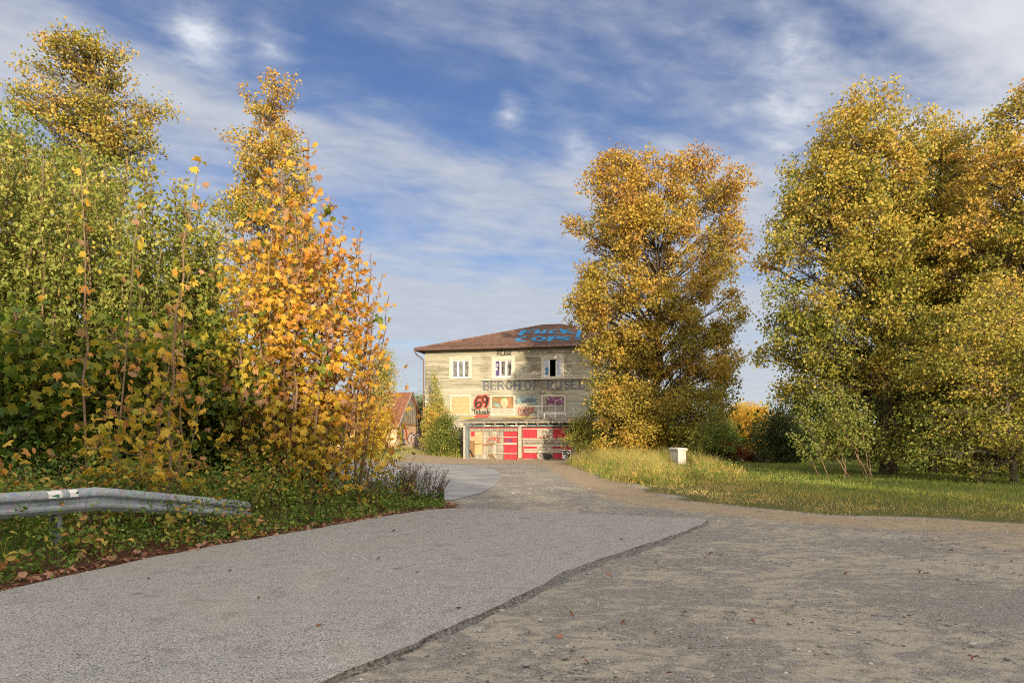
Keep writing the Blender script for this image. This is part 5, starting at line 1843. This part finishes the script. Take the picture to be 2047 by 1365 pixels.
# ------------------------------------------------------------------ guard rail, road sign, gate pillar
def street_things():
    t = NT('galvanised_steel')
    p = t.coord()
    nz = t.noise(p, 3.2, 6, .7, .4)
    vo = t.voro(p, 28, 'F1', 'Color')
    sp = t.node('ShaderNodeSeparateColor')
    t.l.new(vo, sp.inputs[0])
    c = t.ramp(nz, [(.3, (.20, .235, .25)), (.5, (.29, .325, .34)), (.72, (.38, .405, .415))])
    c = t.mix(.18, c, vo, 'OVERLAY')
    dirt = t.noise(p, 9, 6, .7)
    c = t.mix(t.math('MULTIPLY', t.step(dirt, .60, .72), .5), c, (.11, .095, .07))
    t.put(t.p.inputs['Base Color'], c)
    t.p.inputs['Metallic'].default_value = .2
    t.p.inputs['Roughness'].default_value = .6
    M_STEEL = t.m
    rail = tag(empty('guard_rail', (-6.0, 8.2, 0)), 'galvanised crash barrier with white stickers, its right end sunk in the weeds', 'guard rail')
    O = Vector((-6.0, 8.2, 0))
    path = [(-9.4, 2.9, .93), (-7.9, 5.25, .93), (-6.07, 8.1, .93), (-5.63, 8.8, .93), (-5.50, 9.02, .93), (-5.44, 9.16, .91), (-5.14, 10.1, .76), (-4.9, 11.0, .62), (-4.66, 12.0, .46)]
    path = [Vector(q) for q in path]
    prof = [(.02, 0), (.035, .012), (.078, .055), (.083, .085), (.078, .105), (.012, .142), (.006, .155), (.012, .168), (.078, .205), (.083, .225), (.078, .255), (.035, .298), (.02, .31)]
    loop = prof + [(o - .006, z) for o, z in reversed(prof)]
    V, n = [], len(loop)
    for i, q in enumerate(path):
        d = path[min(i + 1, len(path) - 1)] - path[max(i - 1, 0)]
        d.z = 0
        d.normalize()
        out = Vector((d.y, -d.x, 0))
        for o, z in loop:
            V.append(q - O + out * o + Vector((0, 0, z - .31)))
    Fc = []
    for i in range(len(path) - 1):
        for k in range(n):
            a, b = i * n + k, i * n + (k + 1) % n
            Fc.append((a, b, b + n, a + n))
    m = MB()
    m.add(V, Fc)
    m.build('rail', M_STEEL, rail)
    for x, y, h in ((-8.05, 5.2, .78), (-5.83, 8.72, .78), (-5.02, 11.0, .5)):
        m = MB()
        zb = gz1(x, y) - .3
        m.box(x - O.x - .055, x - O.x - .048, y - O.y - .035, y - O.y + .035, zb, h)
        m.box(x - O.x + .048, x - O.x + .055, y - O.y - .035, y - O.y + .035, zb, h)
        m.box(x - O.x - .048, x - O.x + .048, y - O.y + .028, y - O.y + .035, zb, h)
        m.build('post', M_STEEL, rail)
    for (x, y, z) in ((-5.70, 8.69, .775), (-5.62, 8.82, .775), (-5.60, 8.85, .73), (-5.14, 10.1, .585), (-5.20, 9.9, .62), (-6.9, 6.8, .775)):
        m = MB()
        o_ = Vector((.85, -.53, 0))
        c_ = Vector((x, y, z)) - O + o_ * .006
        m.tube([c_, c_ + o_ * .014], .016, 8)
        m.build('bolt', M_STEEL, rail)
    M_GREEN_S = flat('green_print', (.02, .20, .09), .5)
    # two stickers on the upper wave
    d = (path[3] - path[2])
    d.z = 0
    L = d.length
    d.normalize()
    out = Vector((d.y, -d.x, 0))

    def on_rail(px, zz, lift):
        a = (px - CX) / F0
        q = path[2]
        s = (a * q.y - q.x) / (d.x - a * d.y)
        s += .0
        return q - O + d * s + out * (.084 + lift) + Vector((0, 0, zz - .31))
    for k, (p0, p1) in enumerate(((90, 118), (133, 150))):
        m = MB()
        a, b = on_rail(p0, .212, .0), on_rail(p1, .212, .0)
        c, e = on_rail(p1, .307, -.052), on_rail(p0, .307, -.052)
        a2, b2 = on_rail(p0, .225, .003), on_rail(p1, .225, .003)
        c2, e2 = on_rail(p1, .258, .0), on_rail(p0, .258, .0)
        m.add([a2 - Vector((0, 0, .016)) + out * .001, b2 - Vector((0, 0, .016)) + out * .001, b2, a2, c2 + out * .002, e2 + out * .002, on_rail(p1, .299, -.043), on_rail(p0, .299, -.043)], [(0, 1, 2, 3), (3, 2, 4, 5), (5, 4, 6, 7)])
        st = m.build('sticker', M_WHITE, rail)
        if k == 0:
            m = MB()
            m.add([on_rail(96, .238, .006), on_rail(112, .214, .008), on_rail(111, .256, .006)], [(0, 1, 2)])
            m.build('arrow_print', M_GREEN_S, st)
            st['label'] = 'white sticker with a green arrow pointing left'
    # the half hidden road sign
    sx, sy = W(326, 900, 14.3)[0], 14.3
    sgn = tag(empty('road_sign', (sx, sy, gz1(sx, sy))), 'half hidden road sign with a black and white plate on a thin grey post', 'road sign')
    m = MB()
    m.tube([(0, 0, -.3), (0, 0, 1.75)], .022, 8)
    m.build('post', M_STEEL, sgn)
    m = MB()
    m.prism([(-.17, -.03, 1.02), (.21, -.03, 1.06), (.21, -.03, 1.27), (.10, -.03, 1.24), (-.02, -.03, 1.14), (-.17, -.03, 1.05)], (0, .012, 0))
    m.build('plate', M_WHITE, sgn)
    m = MB()
    nn = (0, -1, 0)
    for pts, w in (([(-.17, -.031, 1.06), (.0, -.031, 1.13), (.19, -.031, 1.24)], .03), ([(-.16, -.031, 1.05), (.20, -.031, 1.075)], .022), ([(.04, -.031, 1.11), (.09, -.031, 1.18)], .018), ([(.11, -.031, 1.12), (.15, -.031, 1.20)], .018)):
        m.add(*ribbon(pts, w, nn, .001))
    m.build('marking', M_BLACKP, sgn)
    m = MB()
    m.tube([(-.02, -.035, 1.66), (-.02, -.028, 1.66)], .07, 14)
    m.build('blue_disc', flat('blue_sign_face', (.03, .09, .34), .4), sgn)
    # white gate pillar
    gx, gy = 8.05, 32.3
    pil = tag(empty('gate_pillar', (gx, gy, gz1(gx, gy)), R(9)), 'white-washed square gate pillar with a projecting cap standing in the tall grass', 'gate pillar')
    M_PIL = mat_noise('white_washed_concrete', (.42, .40, .36), (.64, .61, .56), 3.5, .85, bump=.2)
    m = MB()
    m.box(-.19, .19, -.0, .95, -.3, .86)
    m.build('shaft', M_PIL, pil)
    m = MB()
    m.box(-.22, .22, -.03, .98, .80, .865)
    m.box(-.26, .26, -.08, 1.03, .867, .925)
    m.add([(-.26, -.08, .926), (.26, -.08, .926), (.26, 1.03, .926), (-.26, 1.03, .926), (-.18, .01, .965), (.18, .01, .965), (.18, .94, .965), (-.18, .94, .965)], [(4, 5, 6, 7), (0, 1, 5, 4), (1, 2, 6, 5), (2, 3, 7, 6), (3, 0, 4, 7)])
    m.build('cap', M_PIL, pil)


street_things()


# ------------------------------------------------------------------ grass, weeds, litter, stones
def blades(name, X, Y, H, Wd, tint, mat, g, lean=.35, kind='stuff', zoff=0.0):
    n = len(X)
    Z = gz(X, Y) - .01 + zoff
    a = g.uniform(0, 6.283, n)
    sd = np.stack([np.cos(a), np.sin(a), np.zeros(n)], 1) * (Wd / 2)[:, None]
    b = g.uniform(0, 6.283, n)
    ln = np.stack([np.cos(b), np.sin(b), np.zeros(n)], 1) * (H * lean * g.uniform(.3, 1.4, n))[:, None]
    P = np.stack([X, Y, Z], 1)
    up = np.zeros((n, 3))
    up[:, 2] = H
    V = np.stack([P - sd, P + sd, P + up * .55 + ln * .3 - sd * .7, P + up * .55 + ln * .3 + sd * .7, P + up * .95 + ln], 1).reshape(-1, 3)
    F = (np.array([(0, 1, 3), (0, 3, 2), (2, 3, 4)])[None] + (np.arange(n) * 5)[:, None, None]).reshape(-1, 3)
    o = link(name, np_mesh(name, V, F, mat, np.repeat(np.clip(tint, 0, 1), 3)))
    o['kind'] = kind
    return o


def ground_cover():
    g = np.random.default_rng(500)
    # lawn
    n = 330000
    X, Y = g.uniform(3, 34, n), g.uniform(9.5, 46, n)
    keep = g.random(n) < np.clip((19.0 / np.maximum(Y, 1)) ** 1.35, 0, 1)
    keep &= (X / Y) < .84
    X, Y = X[keep], Y[keep]
    sd = poly_sd(X, Y, LAWN)
    cl = wob(X, Y, 1.1) * .5 + wob(X, Y, 3.1) * .5
    pr = S(-.7, 1.8, sd + .7 * cl) * (.55 + .45 * S(-.5, .4, cl))
    keep = g.random(len(X)) < pr
    X, Y, sd, cl = X[keep], Y[keep], sd[keep], cl[keep]
    H = (.025 + .055 * S(0, 3, sd)) * g.uniform(.5, 1.6, len(X)) * (1 + .5 * cl)
    tn = np.interp(sd + g.normal(0, .6, len(X)), [-.5, 1.2, 3.5, 7], [.90, .76, .60, .50]) + .10 * cl + g.normal(0, .09, len(X))
    tn += .16 * S(10, 5, X)
    blades('grass', X, Y, np.maximum(H, .03), .014 * g.uniform(.7, 1.5, len(X)), tn, M_GRASS, g)
    # fallen leaves lying in the lawn
    k = g.choice(len(X), 1500, replace=False)
    P = np.stack([X[k], Y[k], gz(X[k], Y[k]) + H[k] * .55], 1)
    mound('leaf_litter', P, .055 * g.uniform(.6, 1.4, len(P)), T_RHOMB, M_DRY, .6 + g.normal(0, .25, len(P)), 501, upb=2.5)
    # tall seeding grass before the maple and the pillar
    TG = [(3.5, 24), (4.3, 21.2), (6.0, 21.5), (8.2, 24.5), (9.6, 28.5), (10.4, 33), (10, 38.5), (7, 40.5), (4.2, 43.2), (3.3, 42.5), (3.3, 32)]
    n = 60000
    X, Y = g.uniform(3, 11, n), g.uniform(20.5, 43.5, n)
    sd = poly_sd(X, Y, TG)
    cl = wob(X, Y, .9) * .5 + wob(X, Y, 2.3) * .5
    keep = g.random(n) < S(-.2, .8, sd + .3 * cl) * (.35 + .65 * S(-.6, .5, cl))
    X, Y, sd, cl = X[keep], Y[keep], sd[keep], cl[keep]
    H = (.22 + .30 * S(0, 1.5, sd)) * (1 + .5 * cl) * g.uniform(.45, 1.5, len(X))
    H *= np.interp(Y, [21, 25, 33, 40], [.6, 1.0, 1.2, 1.6]) * np.where((np.abs(X / Y - .245) < .026) & (Y < 32.6) & (Y > 22), .45, 1)
    blades('tall_grass', X, Y, H, .013 * g.uniform(.7, 1.6, len(X)), .70 + .16 * cl + g.normal(0, .17, len(X)), M_GRASS, g, lean=.6)
    # leafy weeds and dry stalks among the tall grass
    nc = 620
    cx, cy = g.uniform(3.3, 10.3, nc), g.uniform(21, 43, nc)
    ok = poly_sd(cx, cy, TG) > .1
    cx, cy = cx[ok], cy[ok]
    ii = np.repeat(np.arange(len(cx)), 26)
    hh = g.uniform(.12, .5, len(cx))[ii] * np.where((np.abs(cx / cy - .245) < .026)[ii], .5, 1)
    Q = np.stack([cx[ii] + g.normal(0, .2, len(ii)), cy[ii] + g.normal(0, .2, len(ii)), np.zeros(len(ii))], 1)
    Q[:, 2] = gz(Q[:, 0], Q[:, 1]) + hh * g.uniform(.2, 1.2, len(ii))
    tw = (g.choice([.45, .6, .85, .95], len(cx)))[ii] + g.normal(0, .08, len(ii))
    mound('weeds', Q, .085 * g.uniform(.5, 1.3, len(Q)), T_RHOMB, M_VERGE, tw, 520, upb=.6, droop=.2)
    mb = MB()
    for x, y in zip(cx[:260], cy[:260]):
        z = gz1(x, y)
        h = g.uniform(.3, .8)
        mb.tube([(x, y, z), (x + g.normal(0, .08), y, z + h)], [.008, .004], 3, False)
    mb.build('dry_weeds', M_WEED)['kind'] = 'stuff'
    # weeds around the house and the shed
    n = 26000
    X, Y = g.uniform(-13, 1, n), g.uniform(43, 66, n)
    d = np.minimum(poly_dist(X, Y, [(-8.6, 58), (-5.4, 54.6), (-4.0, 54.2)], False), poly_dist(X, Y, [(-12, 62.5), (-9.6, 66), (-8.9, 69)], False))
    d = np.minimum(d, poly_dist(X, Y, [(-12.5, 45), (-9.4, 47.5), (-9.8, 54)], False) * .8)
    keep = g.random(n) < np.exp(-(d / .9) ** 2)
    X, Y = X[keep], Y[keep]
    blades('tall_grass', X, Y, .28 * g.uniform(.3, 1.5, len(X)), .022 * g.uniform(.7, 1.6, len(X)), .66 + g.normal(0, .14, len(X)), M_GRASS, g, lean=.4)
    # -------- verge on the left: broad-leaved weeds, grass, dry stems
    nc = 2700
    cx, cy = g.uniform(-9.6, -1.2, nc), g.uniform(4.5, 17.0, nc)
    sd = poly_sd(cx, cy, VERGE)
    ok = (sd > .42) & (cx / cy > -.95)
    cx, cy, sd = cx[ok], cy[ok], sd[ok]
    ch = (.14 + .62 * S(.4, 1.2, sd)) * g.uniform(.4, 1.35, len(cx))
    kind = g.random(len(cx))
    L, T, Sz = [], [], []
    dr = poly_dist(cx, cy, [(-9.2, 2.9), (-5.9, 8.1), (-5.35, 8.9), (-4.4, 12.9)], False)
    ch = ch + .22 * np.exp(-(dr / .4) ** 2) * g.uniform(0, 1.3, len(cx))
    for x, y, h, kd, s in zip(cx, cy, ch, kind, sd):
        m = int(g.integers(16, 46))
        r = g.uniform(.10, .30)
        q = g.normal(0, 1, (m, 3)) * (r, r, h * .32)
        q[:, 2] = np.abs(q[:, 2]) + h * g.uniform(.1, .7, m)
        q += (x, y, 0)
        L.append(q)
        base = .48 if kd < .55 else (.66 if kd < .8 else (.30 if kd < .9 else .9))
        T.append(base + g.normal(0, .10, m))
        Sz.append(np.full(m, .058 if kd < .8 else .085) * g.uniform(.6, 1.4, m))
    L, T, Sz = np.concatenate(L), np.concatenate(T), np.concatenate(Sz)
    L[:, 2] += gz(L[:, 0], L[:, 1])
    mound('weeds', L, Sz, T_OVAL, M_VERGE, T, 510, upb=.9, droop=.2)
    n = 30000
    X, Y = g.uniform(-9.6, -1.2, n), g.uniform(4.5, 17.2, n)
    sd = poly_sd(X, Y, VERGE)
    cl = wob(X, Y, 1.9)
    keep = (g.random(n) < S(.25, .9, sd) * (.25 + .75 * S(-.4, .6, cl))) & (X / Y > -.95)
    X, Y, sd, cl = X[keep], Y[keep], sd[keep], cl[keep]
    blades('grass', X, Y, (.08 + .20 * S(.4, 1.5, sd)) * g.uniform(.4, 1.6, len(X)), .009 * g.uniform(.7, 1.6, len(X)), .42 + .1 * cl + g.normal(0, .14, len(X)), M_GRASS, g, lean=.55)
    # dry stems with seed heads
    mb = MB()
    SL, ST = [], []
    for k in range(260):
        for _ in range(30):
            x, y = g.uniform(-8.8, -1.8), g.uniform(6.2, 15.8)
            if float(poly_sd(np.array([x]), np.array([y]), VERGE)[0]) > .6 and x / y > -.9: break
        h = g.uniform(.35, .95)
        z = gz1(x, y)
        tx, ty = x + g.normal(0, .12), y + g.normal(0, .12)
        mb.tube(bez((x, y, z - .05), (x, y, z + h * .6), (tx, ty, z + h), 5), [.006, .005, .004, .003, .002], 3, False)
        for j in range(int(g.integers(4, 12))):
            t = g.uniform(.35, 1)
            p = np.array((x + (tx - x) * t * t, y + (ty - y) * t * t, z + h * t))
            a = g.uniform(0, 6.28)
            e = p + np.array((math.cos(a), math.sin(a), 1.1)) * h * g.uniform(.06, .16)
            mb.tube([p, e], [.003, .0015], 3, False)
            for _ in range(3):
                SL.append(e + g.normal(0, .018, 3))
    o = mb.build('dry_weeds', M_WEED)
    o['kind'] = 'stuff'
    mound('dry_seed_heads', np.array(SL), .022, T_RHOMB, M_DRY, g.uniform(.0, .6, len(SL)), 511)
    # the dark dried weed clump at the end of the verge
    cl_ = tag(empty('dry_weed_clump', (-2.55, 16.55, gz1(-2.55, 16.55))), 'dark dried weed clump at the tip of the verge, before the grey asphalt path', 'weeds')
    mb = MB()
    SL = []
    for k in range(120):
        x, y = min(.8, g.normal(-.1, .6)), g.normal(0, .22)
        h = g.uniform(.35, .95) * (1 - .25 * abs(x))
        tx, ty = x * 1.15 + g.normal(.08, .10), y + g.normal(0, .1)
        mb.tube(bez((x, y, -.05), (x, y, h * .6), (tx, ty, h), 5), [.008, .007, .006, .005, .003], 3, False)
        for j in range(int(g.integers(4, 10))):
            t = g.uniform(.3, 1)
            p = np.array((x + (tx - x) * t * t, y + (ty - y) * t * t, h * t))
            a = g.uniform(0, 6.28)
            e = p + np.array((math.cos(a), math.sin(a), 1.6)) * h * g.uniform(.06, .18)
            mb.tube([p, e], [.004, .002], 3, False)
            for _ in range(4):
                SL.append(e + g.normal(0, .02, 3))
    mb.build('stems', M_WEED, cl_)['kind'] = 'stuff'
    mound('seed_heads', np.array(SL), .03, T_RHOMB, M_DRY, g.uniform(0, .35, len(SL)), 512, parent=cl_)
    n = 2600
    Q = np.stack([np.clip(g.normal(0, .75, n), -2, .85), np.clip(g.normal(-.1, .3, n), -.6, .5), np.abs(g.normal(0, .16, n))], 1)
    mound('foliage', Q, .055, T_OVAL, M_GREEN, .42 + g.normal(0, .14, n), 513, parent=cl_)
    # leaf litter strip along the road edge
    n = 5200
    X, Y = g.uniform(-8.5, -1.0, n * 3), g.uniform(3.5, 16.8, n * 3)
    sd = poly_sd(X, Y, VERGE)
    keep = g.random(len(X)) < np.exp(-((sd - .22) / .20) ** 2) + .10 * (sd > .2)
    X, Y = X[keep][:n], Y[keep][:n]
    P = np.stack([X, Y, gz(X, Y) + .012 + g.uniform(0, .02, len(X))], 1)
    sz = np.where(g.random(len(X)) < .25, .10, .045) * g.uniform(.6, 1.4, len(X))
    mound('leaf_litter', P, sz, T_MAPLE_S, M_DRY, np.where(sz > .06, .62, .30) + g.normal(0, .2, len(X)), 514, upb=2.6)
    # single leaves one can pick out
    def lone(positions, label, group, s0, tints):
        for (x, y, z) in positions:
            T, Fc = T_MAPLE
            TT = T.copy()
            TT[:, 2] *= g.uniform(1, 3)
            s = s0 * g.uniform(.7, 1.3)
            me = np_mesh('fallen_leaf', TT * s, Fc, M_DRY, np.full(len(Fc), g.uniform(*tints)))
            o = link('fallen_leaf', me)
            o.location = (x, y, z)
            o.rotation_euler = (g.normal(0, .35), g.normal(0, .35), g.uniform(0, 6.28))
            tag(o, label, 'leaf', group)
    gpx = lambda px, py: (W(px, py, EYE * F0 / (py - HY))[0], EYE * F0 / (py - HY))
    gl_ = [(1425, 1109), (1362, 1231), (1139, 1229), (1250, 1245), (1315, 1268), (1168, 1327), (1330, 1356), (1053, 1272), (1118, 1275), (1690, 1148), (1950, 1320), (1500, 1245), (1215, 1155), (990, 1250), (1835, 1145), (1905, 1105)]
    lone([(*gpx(*q), .03) for q in gl_], 'small brown leaf lying singly on the grey gravel yard', 'fallen leaves on the gravel', .05, (.2, .6))
    al = [(915, 1226), (833, 1152), (790, 1068), (1240, 1087), (760, 1125), (460, 1148), (300, 1165), (155, 1325), (640, 1260), (520, 1205)]
    lone([(*gpx(*q), .060) for q in al], 'small brown leaf lying singly on the asphalt road', 'fallen leaves on the road', .045, (.15, .5))
    vl = [(205, 1128), (232, 1127), (214, 1140), (140, 1150), (285, 1112), (410, 1097), (395, 1104), (520, 1070), (640, 1050), (700, 1040), (770, 1020), (830, 1017), (860, 1012), (160, 1125), (60, 1160), (330, 1100), (480, 1082), (560, 1060)]
    lone([(gpx(*q)[0] - .04, gpx(*q)[1], gz1(*gpx(*q)) + .05) for q in vl], 'big tan maple leaf lying in the litter at the road edge', 'big leaves in the litter strip', .13, (.65, .98))
    # -------- gravel
    def stones(name, X, Y, r, mat, z=0.0):
        n = len(X)
        ico = np.array([(0, 0, 1), (.89, 0, .45), (.28, .85, .45), (-.72, .53, .45), (-.72, -.53, .45), (.28, -.85, .45), (.72, .53, -.4), (-.28, .85, -.4), (-.89, 0, -.4), (-.28, -.85, -.4), (.72, -.53, -.4)])
        Fi = np.array([(0, 1, 2), (0, 2, 3), (0, 3, 4), (0, 4, 5), (0, 5, 1), (1, 6, 2), (2, 7, 3), (3, 8, 4), (4, 9, 5), (5, 10, 1), (2, 6, 7), (3, 7, 8), (4, 8, 9), (5, 9, 10), (1, 10, 6)])
        k = len(ico)
        sc_ = g.uniform(.55, 1.25, (n, 1, 3)) * (1, 1, .55)
        a = g.uniform(0, 6.28, n)
        V = ico[None] * sc_ * g.uniform(.8, 1.2, (n, k, 1)) * r[:, None, None]
        c, s = np.cos(a)[:, None], np.sin(a)[:, None]
        V = np.stack([V[..., 0] * c - V[..., 1] * s, V[..., 0] * s + V[..., 1] * c, V[..., 2]], 2)
        V += np.stack([X, Y, gz(X, Y) + r * .18 + z], 1)[:, None, :]
        F = (Fi[None] + (np.arange(n) * k)[:, None, None]).reshape(-1, 3)
        o = link(name, np_mesh(name, V.reshape(-1, 3), F, mat, np.repeat(g.random(n), len(Fi))))
        o['kind'] = 'stuff'
        return o
    t = NT('gravel_stone')
    t.put(t.p.inputs['Base Color'], t.ramp(t.attr('tint'), [(0, (.10, .095, .085)), (.4, (.21, .195, .17)), (.75, (.30, .285, .26)), (1, (.46, .45, .43))]))
    t.p.inputs['Roughness'].default_value = .9
    M_STONE = t.m
    n = 46000
    Y = 3.6 + 19 * g.random(n) ** 1.9
    X = (g.random(n) * 1.75 - .62) * Y
    cl = wob(X, Y, .8) * .6 + wob(X, Y, 2.4) * .4
    keep = (poly_sd(X, Y, APRON) < -.06) & (poly_sd(X, Y, ROAD2) < -.05) & (poly_sd(X, Y, LAWN) < .3) & (poly_sd(X, Y, VERGE) < -.05) & (g.random(n) < .25 + .75 * S(-.35, .35, cl))
    X, Y = X[keep], Y[keep]
    stones('gravel', X, Y, .0045 * np.exp(g.normal(0, .5, len(X))) * (1 + Y / 14), M_STONE)
    # grit along the verge and the slab edge
    n = 5000
    X, Y = g.uniform(-8, 4, n), g.uniform(4, 15.5, n)
    keep = (np.abs(poly_sd(X, Y, APRON) + .05) < .16)
    X, Y = X[keep], Y[keep]
    stones('gravel', X, Y, .007 * np.exp(g.normal(0, .5, len(X))), M_STONE, z=np.where(poly_sd(X, Y, APRON) > 0, .042, .0))
    # larger single stones
    for q, lab in (((1078, 1241), 'largest round grey stone on the gravel beside the asphalt edge'), ((1053, 1330), 'flat bluish stone on the gravel near the bottom of the picture'), ((1130, 1317), 'whitish stone on the gravel near the bottom of the picture'),
                   ((68, 1171), 'pale pointed stone in the leaf litter at the left road edge'), ((1945, 1290), 'flat bluish stone half sunk in the gravel at the lower right')):
        x, y = gpx(*q)
        bm = bmesh.new()
        bmesh.ops.create_icosphere(bm, subdivisions=2, radius=.026)
        for v in bm.verts:
            v.co.x *= 1.2 + g.normal(0, .06)
            v.co.z *= .6
            v.co += Vector(g.normal(0, .0025, 3))
        me = bpy.data.meshes.new('stone')
        bm.to_mesh(me)
        bm.free()
        me.attributes.new('tint', 'FLOAT', 'FACE').data.foreach_set('value', np.full(len(me.polygons), g.uniform(.5, .9), dtype=np.float32))
        me.materials.append(M_STONE)
        o = link('stone', me)
        o.location = (x, y, gz1(x, y) + .012)
        tag(o, lab, 'stone', 'single stones on the ground')


ground_cover()
